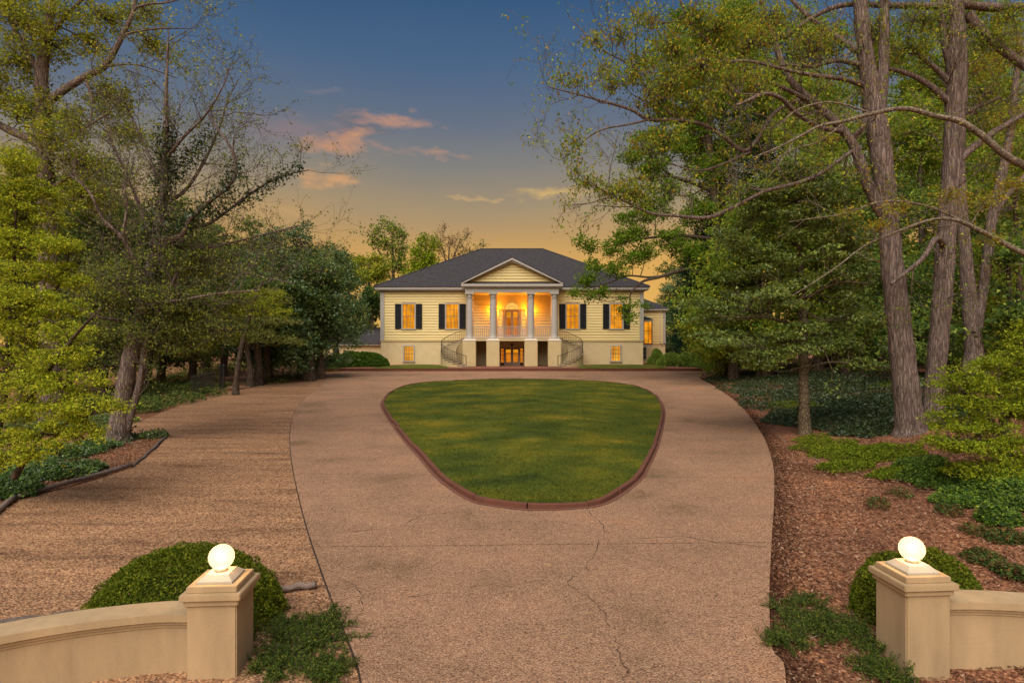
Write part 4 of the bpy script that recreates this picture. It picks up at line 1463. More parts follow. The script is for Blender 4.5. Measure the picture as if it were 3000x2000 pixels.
def tree(name, label, cat, d, trunks, limbs=(), blobs=(), shoots=None, leaf=None, bark='bark_grey', group=None, seed=1, base=None, ivy=None, twig_r=.012, limb_sides=8, leafmat='leaf', limb_link=True, tip_filter=None, low_only=None, scale_blobs=1.0):
    """a tree: trunk(s), limbs, twigs and crown; pixel rows are turned into metres at depth d"""
    R = np.random.default_rng(seed)
    lf = dict(size=.09, per=26, rc=.32, flat=.6, cols=[(.06, .10, .015)], up=.12, droop=0, narrow=.7, shell=.45, tip_n=5, tip_r=.12, cover=2.4)
    lf.update(leaf or {})
    tq = [flare(pxpath(t, d)) for t in trunks]
    b0 = tq[0][0]
    gz = float(ground_z(b0[0], b0[1]))
    org = Vector((b0[0], b0[1], gz))
    root = empty(name, org)
    tag(root, label, cat, group)
    o3 = np.array(org)
    skel = []
    bm = MT[bark]
    for q in tq:
        q2 = np.vstack([np.array([[q[0, 0], q[0, 1], gz - .3, q[0, 3] * 1.15]]), q]) if q[0, 2] > gz - .2 and q is tq[0] else q
        wv = q2.copy()
        wv[:, 3] *= 1 + .05 * np.sin(np.arange(len(q2)) * 1.7)
        tb = Tubes()
        tb.add(wv[:, :3], wv[:, 3], 16)
        link('trunk', tb.mesh('trunk', o3), bm, root)
        skel.append(q)
    lq = [pxpath(l, d) for l in limbs]
    for q in lq:
        tb = Tubes()
        tb.add(q[:, :3], q[:, 3], limb_sides)
        link('limb', tb.mesh('limb', o3), bm, root)
        skel.append(q)
    S = np.vstack(skel)
    tb = Tubes()
    tips = []
    if shoots:
        for q in (lq if shoots.get('limbs_only') else lq + tq):
            ln = np.sum(np.linalg.norm(np.diff(q[:, :3], axis=0), axis=1))
            k = max(2, int(ln / shoots['gap']))
            qs = sample_tube(q, k + 1)
            tg = np.gradient(qs[:, :3], axis=0)
            for i in range(k + 1):
                if R.random() < shoots.get('skip', .1): continue
                if low_only is not None and qs[i, 2] < low_only: continue
                t = unit(tg[i])
                a = math.radians(R.uniform(35, 75))
                perp = unit(np.cross(t, R.normal(0, 1, 3)))
                dd = unit(t * math.cos(a) + perp * math.sin(a) + UP * shoots.get('lift', .15))
                grow(tb, tips, qs[i, :3], dd, shoots['L'] * R.uniform(.6, 1.3), min(qs[i, 3] * .6, shoots.get('r', .02)), shoots.get('lvl', 2), R, shoots)
    twig_keep = 1.0 if d < 24 else .3
    blobs = [(b[0], b[1], b[2] * scale_blobs, b[3] * scale_blobs) + tuple(b[4:]) for b in blobs]
    ends, pts = clump_points(blobs, d, R, lf['rc'], lf['per'], lf['flat'], lf['shell'], lf['cover'], .5 * lf['narrow'] * lf['size'] ** 2)
    done = {}
    for c, e in ends:
        key = tuple(np.round(c, 3))
        if key not in done:
            # branch from the nearest lower skeleton point to the clump centre
            pen = np.where(S[:, 2] < c[2] + .3, 0, 3.0)
            dist = np.linalg.norm(S[:, :3] - c, axis=1) + pen
            s = S[int(np.argmin(dist))]
            ln = np.linalg.norm(c - s[:3])
            m = (s[:3] + c) / 2 + np.array((0, 0, -.06 * ln)) + R.normal(0, .05 * ln, 3)
            rr_ = max(min(s[3] * .6, .018 * ln + .012), twig_r)
            path = smooth_path([s[:3], m, c], 4)
            if limb_link: tb.add(path, np.linspace(rr_, rr_ * .45, len(path)), 5)
            done[key] = path
        if R.random() > twig_keep: continue
        path = done[key]
        st = path[R.integers(len(path) // 2, len(path))]
        m = (st + e) / 2 + R.normal(0, .08, 3)
        tb.add([st, m, e], [twig_r, twig_r * .7, twig_r * .35], 3)
    if tips and lf['tip_n']:
        tp = np.array([t[0] for t in tips if (tip_filter is None or tip_filter(t[0]))])
        if len(tp):
            k = R.poisson(lf['tip_n'], len(tp))
            q = np.repeat(tp, k, 0)
            tpts = q + R.normal(0, lf['tip_r'], q.shape) * np.array((1, 1, .8)) + np.array((0, 0, -lf['droop'] * .1))
            pts = np.vstack([pts, tpts]) if len(pts) else tpts
    if tb.n:
        tag(link('branches', tb.mesh('branches', o3), bm, root), kind='stuff')
    if len(pts):
        link('crown', leaves_mesh('crown', pts, lf['size'], lf['cols'], o3, seed + 100, lf['up'], lf['droop'], lf['narrow'], weights=lf.get('w'), tri=True), MT[leafmat], root)
    if ivy:
        iv = []
        for q, dens, spread in ivy:
            qq = q if isinstance(q, np.ndarray) else pxpath(q, d)
            ln = np.sum(np.linalg.norm(np.diff(qq[:, :3], axis=0), axis=1))
            qs = sample_tube(qq, max(2, int(ln * dens)))
            a = R.uniform(0, 6.28, len(qs))
            lump = .5 + .9 * np.abs(np.sin(np.arange(len(qs)) * .013 * (1 + seed % 3)) * np.sin(np.arange(len(qs)) * .031)) 
            rad = qs[:, 3] + spread * lump * R.random(len(qs)) ** .7
            iv.append(qs[:, :3] + np.column_stack([np.cos(a) * rad, np.sin(a) * rad, R.normal(0, spread * .5, len(qs))]))
        ivp = np.concatenate(iv)
        link('ivy', leaves_mesh('ivy', ivp, .085, [(.025, .05, .016), (.04, .07, .02), (.015, .035, .012), (.07, .09, .025)], o3, seed + 9, .2, .2, .8), MT['leafgloss'], root)
        TRIS[0] += 2 * len(ivp)
    TRIS[0] += 2 * len(pts) + sum(len(f) for f in tb.f) * 2
    return root
def mound(name, label, c, rad, n, size, cols, seed, group=None, lump=.12, flatten=0.0, core=True, cat='shrub', lumps=9, mat_='leaf', trunk=False, up=.3):
    """clipped or rounded shrub: dark inner dome, stems and a skin of leaves over a lumpy mound"""
    R = np.random.default_rng(seed)
    c = np.asarray(c, dtype=float)
    rad = np.asarray(rad, dtype=float)
    root = empty(name, c)
    tag(root, label, cat, group)
    u = R.normal(0, 1, (n, 3))
    u /= np.linalg.norm(u, axis=1)[:, None]
    u[:, 2] = np.abs(u[:, 2]) * 1.0 - .05
    lc = R.normal(0, 1, (lumps, 3))
    lc[:, 2] = np.abs(lc[:, 2])
    lc /= np.linalg.norm(lc, axis=1)[:, None]
    dt = np.max(u @ lc.T, axis=1)
    hgt = 1 - lump + lump * 1.15 * sst((dt - .72) / .24)
    fine = 1 + .05 * np.sin(u[:, 0] * 17 + seed) * np.sin(u[:, 1] * 19) * np.sin(u[:, 2] * 15 + 1)
    rr_ = hgt * fine * (1 - .22 * R.random(n) ** 2.2)
    pts = u * rr_[:, None] * rad
    # leaves, stems
    link('foliage', leaves_mesh('foliage', pts, size, cols, (0, 0, 0), seed + 5, up, 0, .6), MT[mat_], root)
    tb = Tubes()
    for k in range(14):
        e = pts[R.integers(0, n)] * .9
        tb.add([(e[0] * .05, e[1] * .05, -.05), e * .55 + R.normal(0, .03, 3), e], [.02 * rad[2] + .006, .012 * rad[2] + .004, .004], 4)
    link('stems', tb.mesh('stems'), MT['bark_grey'], root)
    # unseen dark dome added to keep light from passing straight through
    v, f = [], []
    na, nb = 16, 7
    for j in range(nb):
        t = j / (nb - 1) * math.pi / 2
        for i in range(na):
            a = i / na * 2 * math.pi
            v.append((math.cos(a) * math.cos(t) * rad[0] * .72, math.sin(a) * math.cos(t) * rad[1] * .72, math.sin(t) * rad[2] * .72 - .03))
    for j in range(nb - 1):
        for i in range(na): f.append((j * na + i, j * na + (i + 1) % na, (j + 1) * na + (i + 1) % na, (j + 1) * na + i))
    link('dark_core', pymesh('dark_core', v, f, True), MT['shrub_core'], root)
    TRIS[0] += 2 * n
    return root
MT['shrub_core'] = mat('dark_shrub_core', (.018, .028, .009), .95, .5, 14, .8, 30)  # near-black colour of the dome added inside the shrubs
YG = [(0.462, 0.496, 0.037), (0.341, 0.402, 0.031), (0.564, 0.547, 0.052), (0.222, 0.292, 0.025)]
YG2 = [(0.386, 0.405, 0.039), (0.271, 0.319, 0.035), (0.483, 0.425, 0.048), (0.174, 0.232, 0.029)]
MG = [(0.170, 0.283, 0.037), (0.238, 0.352, 0.045), (0.113, 0.204, 0.029), (0.317, 0.408, 0.057)]
DG = [(0.075, 0.137, 0.037), (0.110, 0.185, 0.048), (0.048, 0.094, 0.030), (0.159, 0.225, 0.057)]
OL = [(0.240, 0.267, 0.067), (0.174, 0.208, 0.054), (0.333, 0.333, 0.080), (0.119, 0.156, 0.043)]
GOLD = [(0.383, 0.239, 0.032), (0.479, 0.319, 0.040), (0.287, 0.191, 0.032), (0.319, 0.287, 0.040)]
BROWN = [(0.169, 0.096, 0.039), (0.116, 0.069, 0.031), (0.246, 0.139, 0.046)]
HOL = [(0.240, 0.323, 0.061), (0.154, 0.225, 0.048), (0.353, 0.423, 0.079), (0.098, 0.158, 0.040)]

# ---- left side
# tall tree behind, trunk rising out of the frame, yellow-green young leaves
tree('tall_maple', 'tall tree with thick dark trunk and yellow-green spring leaves beside the gravel', 'tree', 23,
     [[(150, 1190, 60), (146, 1000, 54), (140, 760, 48), (134, 520, 44), (126, 330, 40), (122, 210, 34), (140, 100, 26), (150, 0, 22), (160, -200, 12)]],
     [[(140, 300, 24), (190, 262, 22), (250, 225, 20), (306, 195, 18), (342, 138, 15), (368, 85, 13), (392, 30, 11), (398, -60, 7)],
      [(394, 24, 9), (440, 12, 6), (490, 8, 5), (545, -8, 3)], [(364, 102, 8), (405, 92, 6), (470, 84, 5), (560, 84, 2, 1)],
      [(120, 425, 26), (70, 400, 24), (20, 378, 22), (-60, 330, 18)], [(128, 240, 18), (80, 150, 14), (30, 60, 10), (-20, -60, 6)], [(140, 120, 14), (190, 50, 10), (240, 0, 8), (300, -70, 4)],
      [(138, 560, 14), (220, 510, 10), (300, 500, 6)], [(130, 440, 14), (215, 395, 9), (320, 330, 5)], [(250, 225, 10), (270, 300, 7), (262, 380, 4)], [(306, 195, 8), (400, 190, 5), (520, 230, 2, 1)]],
     [(60, 60, 110, 60), (40, 180, 90, 60), (150, 130, 70, 60), (100, 300, 60, 40), (180, 340, 60, 50), (150, 400, 70, 40, -1), (60, 330, 60, 50), (220, 380, 50, 40), (200, 40, 60, 40), (330, 290, 70, 60, 1), (230, 470, 90, 50), (60, 470, 80, 40), (20, 10, 60, 50), (380, 400, 60, 40, 1), (320, 60, 90, 40, 1), (430, 40, 70, 30, 1), (450, 130, 60, 35, 1), (270, 130, 60, 40, 1), (250, 570, 90, 60), (-20, 260, 60, 60)],
     dict(gap=.9, L=1.9, lvl=2, r=.02, nb=4, skip=.15), dict(size=.10, per=17, rc=.34, cols=YG2 + [(.27, .26, .025)], tip_n=3.6, tip_r=.14, cover=2.4), 'bark_oak', seed=21,
     ivy=[([(140, 700, 48), (132, 480, 42), (124, 240, 34)], 130, .14)], tip_filter=None)
# spreading ivy-clad tree by the bed
tree('ivy_clad_tree', 'leaning spreading tree with ivy on its trunk and fine bare twigs', 'tree', 19.3,
     [[(345, 1288, 64), (352, 1230, 54), (366, 1130, 48), (384, 1040, 44), (408, 940, 40), (436, 820, 36), (462, 690, 32), (480, 540, 26), (486, 400, 18), (487, 280, 11), (490, 180, 7), (494, 90, 4)],
      [(362, 1290, 20), (388, 1200, 20), (412, 1110, 18), (428, 1010, 16), (470, 900, 13), (520, 800, 10)]],
     [[(462, 705, 17), (530, 690, 16, -.5), (560, 640, 14, -.7), (615, 590, 12, -.9), (668, 548, 11, -1), (692, 500, 10, -1), (680, 440, 8, -1), (640, 380, 5, -1), (600, 320, 3)],
      [(520, 655, 12), (600, 660, 10, .5), (690, 600, 8, .8), (760, 550, 7, 1), (830, 515, 5, 1.2), (905, 498, 3, 1.3)],
      [(470, 600, 13), (540, 560, 10, .6), (600, 470, 8, 1), (640, 380, 6, 1), (670, 290, 4, 1), (700, 230, 2, 1)],
      [(482, 470, 10), (540, 400, 8, -.4), (600, 340, 6, -.6), (650, 260, 4, -.7), (672, 200, 3, -.7)],
      [(430, 830, 14), (360, 700, 11, -.6), (300, 640, 9, -.8), (260, 560, 6, -1), (190, 500, 4)],
      [(360, 690, 9, -.6), (372, 600, 7, -.6), (365, 540, 5, -.6), (380, 450, 3)],
      [(450, 760, 13), (560, 730, 9, .3), (640, 720, 7, .4), (760, 690, 5, .4), (880, 660, 3)],
      [(455, 720, 12), (390, 560, 9, .8), (330, 420, 6, 1), (300, 330, 4, 1)], [(474, 560, 9), (430, 440, 7, .7), (380, 330, 5, .9), (350, 260, 3)],
      [(420, 890, 13), (520, 880, 9, -.8), (640, 860, 6, -1.2), (760, 850, 4, -1.4)], [(410, 940, 12), (300, 930, 8, -.8), (220, 900, 5, -1.2)], [(480, 700, 9), (600, 760, 6, .6), (720, 800, 4, .8), (860, 830, 3)]],
     [(520, 880, 150, 50), (620, 960, 130, 40, .5), (430, 960, 130, 40), (340, 830, 110, 60, -.5), (560, 770, 120, 50, .5), (500, 1010, 140, 35, .5), (680, 880, 80, 40, 1), (300, 960, 80, 45)],
     dict(gap=.34, L=1.35, lvl=2, r=.016, nb=4, skip=.06, wob=.22, lift=.1, rmin=.0036, ang=(25, 65)),
     dict(size=.07, per=17, rc=.30, flat=.35, cover=2.6, cols=OL + DG[:1] + YG2[:1], tip_n=1.7, tip_r=.07, up=.15), 'bark_oak', seed=22, twig_r=.008, low_only=1.6,
     ivy=[([(404, 960, 44), (440, 800, 36), (480, 540, 24), (486, 380, 14)], 420, .28), ([(470, 690, 16), (560, 640, 14, -.7), (668, 548, 11, -1), (690, 490, 8, -1)], 330, .30), ([(520, 655, 12), (690, 600, 8, .8), (830, 515, 5, 1.2), (880, 490, 4, 1.2)], 260, .26),
          ([(474, 560, 12), (560, 460, 9, .7), (620, 380, 6, 1)], 300, .32), ([(490, 470, 8), (500, 340, 6)], 200, .3), ([(345, 1290, 90), (348, 1262, 60)], 420, .2)])
# bright feathery maple at the left edge
tree('japanese_maple', 'feathery bright yellow-green maple over the leaf-strewn bed', 'tree', 12.5,
     [[(-40, 1420, 34), (-20, 1300, 28), (10, 1150, 24), (30, 980, 18), (40, 800, 12), (45, 620, 7)], [(40, 1400, 16), (110, 1290, 13), (190, 1190, 9), (250, 1120, 6)]],
     [[(78, 1180, 16), (160, 1060, 12, -.5), (240, 960, 8, -.8), (300, 900, 5, -.8)], [(76, 1120, 15), (-20, 1010, 12, -.4), (-90, 900, 8)], [(70, 960, 13), (150, 860, 9, .3), (210, 800, 6, .4)], [(150, 1260, 10), (240, 1220, 8, -.6), (330, 1200, 5, -.8), (372, 1190, 3, -.8)], [(140, 1290, 10), (200, 1260, 8, -.5), (255, 1290, 4, -.7)]],
     [(40, 560, 70, 50), (90, 640, 80, 45, .3), (30, 700, 70, 45), (130, 720, 60, 35), (60, 790, 90, 40), (170, 800, 60, 35, .3), (50, 880, 90, 45, -.4), (150, 890, 80, 35), (40, 480, 60, 40), (230, 830, 40, 25, .3), (100, 960, 90, 40), (200, 970, 70, 30, -.4), (30, 1030, 80, 40), (140, 1050, 80, 35, -.5), (230, 1040, 60, 30, -.5), (80, 1120, 90, 40, -.6), (190, 1130, 80, 35, -.6), (270, 1110, 40, 24, -.6), (50, 1200, 80, 38, -.5), (160, 1210, 80, 34, -.7), (250, 1190, 60, 30, -.8), (320, 1175, 34, 20, -.8), (352, 1192, 22, 14, -.8), (120, 1270, 60, 30, -.6), (210, 1275, 34, 26, -.8), (280, 1275, 26, 24, -.8), (155, 1310, 26, 20, -.8), (40, 1280, 50, 26), (-30, 900, 70, 90), (-30, 650, 60, 90), (-40, 1120, 60, 80), (90, 1330, 44, 26, -.8), (20, 1340, 60, 30, -.4), (240, 1240, 40, 24, -.8), (230, 900, 30, 20, .2), (200, 720, 40, 28, .4), (120, 560, 50, 34, .4)],
     dict(gap=.8, L=.8, lvl=1, r=.012, nb=4, skip=.2), dict(size=.05, per=46, rc=.17, flat=.5, cols=YG, tip_n=3, tip_r=.08, up=.25, droop=.3, cover=3.1), 'bark_grey', seed=23, twig_r=.005, scale_blobs=1.12)
# small tree with layered pale foliage beside the fence
tree('dogwood', 'slender forked tree with pale layered leaves in front of the iron fence', 'tree', 37.5,
     [[(733, 1133, 24), (734, 1090, 17), (728, 1050, 15), (722, 1010, 13), (716, 960, 10), (700, 880, 6)]],
     [[(724, 1020, 9), (760, 960, 7), (820, 900, 4)], [(720, 1000, 8), (660, 940, 6), (620, 900, 4)]],
     [(700, 990, 80, 22), (780, 985, 90, 22, -.5), (640, 940, 60, 25), (830, 940, 55, 18, -.5), (740, 930, 90, 30), (700, 870, 60, 25), (800, 880, 60, 22), (860, 1000, 40, 14, -.5), (660, 890, 40, 22)],
     None, dict(size=.13, per=26, rc=.42, flat=.4, cols=OL + [(.20, .19, .05), (.15, .15, .04)]), seed=24)
for i, (px, py, w, hh) in enumerate([(757, 1132, 22, 250), (783, 1122, 20, 240), (905, 1090, 26, 250), (938, 1080, 18, 220)]):
    dd = 38.5 + i * 1.7
    tree('woodland_tree', ['slim dark tree close beside the trunk of the pale dogwood', 'slim dark tree second from the pale dogwood', 'thicker dark trunk under the tall evergreen by the fence', 'slim dark trunk at the hedge end of the iron fence'][i], 'tree', dd, [[(px, py, w + 4), (px + 1, py - 60, w), (px - 3, py - 120, w - 3), (px, py - hh, w * .6)]],
         [], [(px + 10, py - hh + 40, 60, 36), (px - 20, py - hh, 50, 45), (px + 20, py - hh - 50, 60, 45), (px, py - 170, 55, 26)], None, dict(size=.16, per=24, rc=.5, flat=.55, cols=DG + OL[:2]), group='slim trees along the iron fence', seed=240 + i)
# yellow-green accent tree
tree('beech', 'small tree with yellow-green leaf sprays above the dogwood', 'tree', 33,
     [[(690, 1145, 16), (700, 1050, 13), (730, 930, 10), (770, 820, 6)]], [], [(760, 900, 60, 22), (830, 915, 40, 14), (720, 880, 50, 26), (790, 860, 50, 22), (680, 910, 40, 16)], None, dict(size=.10, per=24, rc=.32, flat=.4, cols=YG2 + YG[:2]), seed=26)
# big dark evergreens between yard and house
def evergreen(px, top, base_y, half, d, label, seed, cols=DG, size=.19, per=30, lean=0, name='magnolia'):
    R = np.random.default_rng(seed)
    bl = []
    h = base_y - top
    n = 15
    for i in range(n):
        t = (i + .5) / n
        w = half * (.28 + .85 * math.sin(min(1, t * 1.15) * math.pi / 2)) * (1 if t < .85 else .8)
        k = 1 if t < .12 else (2 if t < .4 else 3)
        for j in range(k):
            off = 0 if k == 1 else (j / (k - 1) - .5) * 1.3 * w
            bl.append((px + lean * (1 - t) + off + R.normal(0, half * .10), top + h * t * .93 + R.normal(0, h * .02), max(half * .34, w * (.75 if k == 1 else .55)), h * .075, R.normal(0, half * d / F * .35)))
    return tree(name, label, 'tree', d, [[(px, base_y + 12, half * .10 + 6), (px, base_y - h * .3, half * .09 + 5), (px + lean * .6, base_y - h * .7, half * .06 + 3), (px + lean, top + h * .06, 4)]], [], bl, None,
                dict(size=size, per=per, rc=size * 3.2, flat=.5, cols=cols, up=.15, cover=2.4), seed=seed, leafmat='leafgloss')
evergreen(880, 665, 1085, 130, 44, 'tall dark green evergreen between the iron fence and the hedge', 31)
evergreen(985, 725, 1020, 75, 58, 'rounded dark evergreen behind the hedge, nearest the outbuilding roof', 32, per=22)
evergreen(1985, 800, 1045, 70, 86, 'dark evergreen standing behind the wing of the house', 34, per=22)
evergreen(790, 690, 1100, 110, 41, 'dark evergreen partly behind the pale layered dogwood', 33, per=22)
# dim understorey filling the left woodland
LEFT_FILL = [(300, 640, 1190, 150, 31), (430, 560, 1170, 150, 36), (560, 620, 1150, 130, 40), (200, 420, 1210, 150, 34), (650, 700, 1140, 110, 46), (60, 500, 1220, 150, 30), (470, 800, 1120, 120, 40), (600, 860, 1090, 80, 48)]
for i, (px, top, by, half, d) in enumerate(LEFT_FILL):
    R = np.random.default_rng(400 + i)
    h = by - top
    bl = [(px + R.normal(0, half * .45), top + h * R.uniform(.08, .8), half * R.uniform(.35, .6), h * R.uniform(.06, .11), R.normal(0, 1.2)) for k in range(15)]
    tree('woodland_tree', 'dim olive-leaved tree in the wood beyond the gravel yard', 'tree', d, [[(px, by, 24), (px + 8, by - h * .3, 19), (px - 6, by - h * .6, 13), (px, top + h * .1, 6)]], [], bl, None,
         dict(size=.17, per=22, rc=.5, flat=.5, cover=2.4, cols=OL + OL + DG + [(.16, .11, .05)]), group='trees in the wood beyond the gravel yard', seed=410 + i)

# ---- behind the house
tree('airy_poplar', 'tall airy tree with open round crown rising behind the house roof', 'tree', 86,
     [[(1150, 1010, 16), (1150, 900, 13), (1152, 820, 10), (1150, 740, 7), (1148, 680, 4)]], [[(1151, 830, 6), (1120, 760, 4), (1095, 700, 2)], [(1151, 800, 6), (1175, 740, 4), (1185, 690, 2)]],
     [(1150, 670, 28, 16), (1170, 690, 26, 20), (1100, 680, 24, 18), (1120, 650, 16, 12), (1175, 730, 26, 22), (1130, 720, 30, 20), (1095, 710, 20, 12), (1150, 770, 34, 22), (1180, 790, 22, 20), (1120, 800, 20, 18), (1160, 830, 30, 18)],
     dict(gap=1.4, L=2.0, lvl=1, r=.03, nb=4), dict(size=.34, per=11, rc=.75, flat=.8, cover=3.2, cols=MG + OL + YG2[:1], tip_n=2, tip_r=.3), seed=51, twig_r=.02)
tree('arborvitae', 'pointed bright green tree rising behind the house roof', 'tree', 80,
     [[(1246, 1010, 14), (1246, 860, 11), (1247, 740, 6), (1248, 700, 3)]], [],
     [(1240, 705, 16, 18), (1268, 715, 14, 20), (1228, 740, 22, 22), (1262, 750, 22, 22), (1215, 775, 26, 20), (1250, 785, 34, 22), (1280, 790, 18, 20), (1205, 815, 24, 20), (1245, 825, 36, 22), (1280, 830, 20, 18), (1225, 850, 36, 20)],
     None, dict(size=.28, per=34, rc=.75, flat=1.0, cover=6, cols=[(.30, .38, .022), (.22, .30, .02), (.38, .43, .03), (.15, .22, .018)]), seed=52)
tree('bare_tree', 'leafless pinkish-brown tree top behind the roof beside the bright pointed tree', 'tree', 92,
     [[(1312, 1010, 10), (1312, 850, 8), (1314, 780, 6), (1316, 720, 3)]], [[(1313, 800, 5), (1300, 740, 3), (1290, 700, 1.5)], [(1314, 790, 5), (1335, 740, 3), (1345, 710, 1.5)]], [],
     dict(gap=.8, L=2.2, lvl=2, r=.03, nb=4, rmin=.012), dict(size=.22, cols=BROWN, tip_n=1.3, tip_r=.2), seed=53, twig_r=.02)
tree('bare_tree', 'sparse leafless tree top peeping over the roof ridge end', 'tree', 95,
     [[(1372, 1010, 10), (1372, 850, 7), (1374, 780, 5), (1376, 725, 3)]], [[(1373, 780, 4), (1360, 735, 2), (1355, 712, 1.2)], [(1374, 770, 4), (1390, 740, 2), (1400, 728, 1.2)]], [],
     dict(gap=.9, L=1.7, lvl=2, r=.03, nb=3, rmin=.012), dict(size=.25, cols=OL, tip_n=1.5, tip_r=.25), seed=54, twig_r=.02)
for i, (px, py, rx, ry, d, cols, lab) in enumerate([(1080, 800, 60, 45, 78, YG2, 'round yellow-green tree between the evergreens and the house roof'), (1020, 790, 50, 45, 82, YG2, 'yellow-green tree crown behind the rounded dark evergreen'),
                                                    (1090, 905, 40, 50, 74, DG, 'dark tree standing above the outbuilding roof'), (1050, 950, 50, 40, 79, OL, 'olive bushy tree right behind the outbuilding'), (960, 800, 60, 60, 84, OL, 'olive tree far behind the dark evergreens')]):
    R = np.random.default_rng(60 + i)
    bl = [(px + R.normal(0, rx * .45), py + R.normal(0, ry * .5), rx * .42, ry * .34, R.normal(0, 1.5)) for k in range(11)]
    tree('background_tree', lab, 'tree', d, [[(px, 1050, 12), (px, 960, 10), (px + 2, py, 6), (px, py - ry * .6, 3)]], [], bl, None, dict(size=.30, per=26, rc=.7, flat=.7, cover=6, cols=cols), seed=560 + i)

# ---- right side
# the big double oak and its companion
OAK = dict(gap=.75, L=1.25, lvl=2, r=.02, nb=4, skip=.12, lift=.05, rmin=.0038, wob=.2)
oak_cols = GOLD[:3] + YG2 + MG + YG2[:2]
gz = GZ(2660, 1268)
tree('oak', 'massive oak with long arching limbs and golden young leaves, beside its twin trunk', 'tree', gz.y,
     [[(2668, 1272, 75.6), (2662, 1200, 72.0), (2645, 1050, 68.4), (2628, 900, 63.0), (2612, 760, 59.4), (2604, 640, 55.8), (2592, 540, 55.8), (2578, 430, 59.4), (2562, 330, 59.4), (2546, 230, 48.6), (2530, 120, 41.4), (2520, 0, 37.8), (2510, -150, 27.0)],
      [(2572, 330, 36.0), (2585, 240, 32.4), (2590, 120, 28.8), (2592, 0, 25.2), (2600, -140, 16.2)]],
     [[(2592, 640, 34), (2566, 590, 34), (2538, 530, 32), (2515, 460, 30), (2490, 408, 26), (2450, 360, 24), (2400, 312, 22), (2340, 262, 21), (2300, 210, 19), (2272, 130, 17), (2240, 40, 14), (2215, -60, 9)],
      [(2500, 402, 16), (2530, 370, 14, -.3), (2535, 330, 10, -.3)],
      [(2410, 320, 14), (2320, 270, 13, -.5), (2250, 240, 12, -.8), (2150, 190, 11, -1), (2080, 130, 9, -1.2), (2020, 60, 8, -1.4), (1985, -20, 6, -1.5)],
      [(2530, 250, 17), (2470, 232, 14, -.5), (2390, 222, 12, -1), (2300, 205, 10, -1.2), (2200, 180, 8, -1.5), (2120, 180, 6, -1.5), (2010, 172, 4, -1.5)],
      [(2526, 190, 16), (2450, 178, 13), (2380, 195, 10, -.3), (2300, 190, 7, -.5)],
      [(2510, 150, 18), (2440, 100, 16, .4), (2370, 50, 13, .6), (2310, -10, 10, .8)],
      [(2470, 385, 15), (2400, 372, 13, -1), (2330, 330, 12, -1.6), (2290, 290, 12, -2), (2240, 275, 11, -2.2), (2180, 300, 10, -2.4), (2150, 310, 6, -2.5)],
      [(2350, 290, 13), (2270, 330, 12, -.5), (2190, 440, 12, -1), (2120, 400, 12, -1.2), (2060, 365, 12, -1.3), (1980, 352, 11, -1.5), (1900, 350, 10, -1.6), (1850, 322, 9, -1.7), (1770, 298, 7, -1.8), (1690, 276, 5, -1.9), (1610, 256, 3, -2)],
      [(1905, 350, 7, -1.6), (1840, 365, 6, -1.7), (1770, 378, 5, -1.8), (1720, 405, 4, -1.8), (1685, 440, 3, -1.8), (1640, 470, 2, -1.8)],
      [(1985, 352, 7, -1.5), (1910, 280, 6, -1.6), (1850, 195, 5, -1.7), (1770, 150, 4, -1.8), (1710, 95, 3, -1.8), (1665, 45, 2, -1.8)],
      [(2240, 560, 9, -1), (2110, 625, 12, -1.4), (2060, 638, 11, -1.5), (1980, 632, 9, -1.6), (1910, 625, 7, -1.7), (1830, 590, 6, -1.8), (1770, 560, 5, -1.9), (1710, 520, 3, -2)],
      [(2500, 440, 11), (2380, 520, 11, -.6), (2240, 560, 11, -1)],
      [(2200, 445, 8, -1), (2120, 480, 6, -1.2), (2040, 500, 5, -1.3), (1940, 470, 3, -1.4)]],
     [(1790, 240, 60, 24, -1.8), (1850, 230, 55, 30, -1.8), (1690, 235, 50, 14, -1.9), (1650, 220, 40, 12, -1.9), (1740, 120, 40, 20, -1.8), (1820, 100, 45, 28, -1.8), (1770, 190, 40, 18), (1900, 60, 50, 40, -1.5), (1880, 180, 60, 40, -1.6), (1960, 250, 70, 50, -1.5), (2050, 200, 80, 50, -1.4), (1960, 130, 60, 40, -1.5), (1930, 300, 60, 30, -1.6), (2030, 310, 70, 40, -1.3), (1890, 420, 50, 25, -1.7), (1950, 400, 60, 30, -1.5), (2100, 80, 80, 50, -1.2), (2200, 120, 80, 40, -1.2), (2040, 60, 60, 40, -1.4), (2140, 240, 60, 40, -1.5), (1720, 540, 45, 22, -1.9), (1690, 500, 30, 20, -2), (1800, 560, 60, 30, -1.8), (1660, 450, 35, 16, -1.9), (1680, 410, 30, 16, -1.9), (1860, 560, 60, 40, -1.7), (2250, 60, 80, 40), (2380, 120, 80, 40), (1660, 600, 22, 12, -2), (2210, 250, 60, 40, -1.5)],
     OAK, dict(size=.085, per=12, rc=.30, flat=.9, cols=oak_cols, tip_n=1.9, tip_r=.13, droop=1.0, up=0.0, narrow=.55, cover=2.8), 'bark_oak', seed=71, twig_r=.006, limb_sides=10, low_only=4.2)
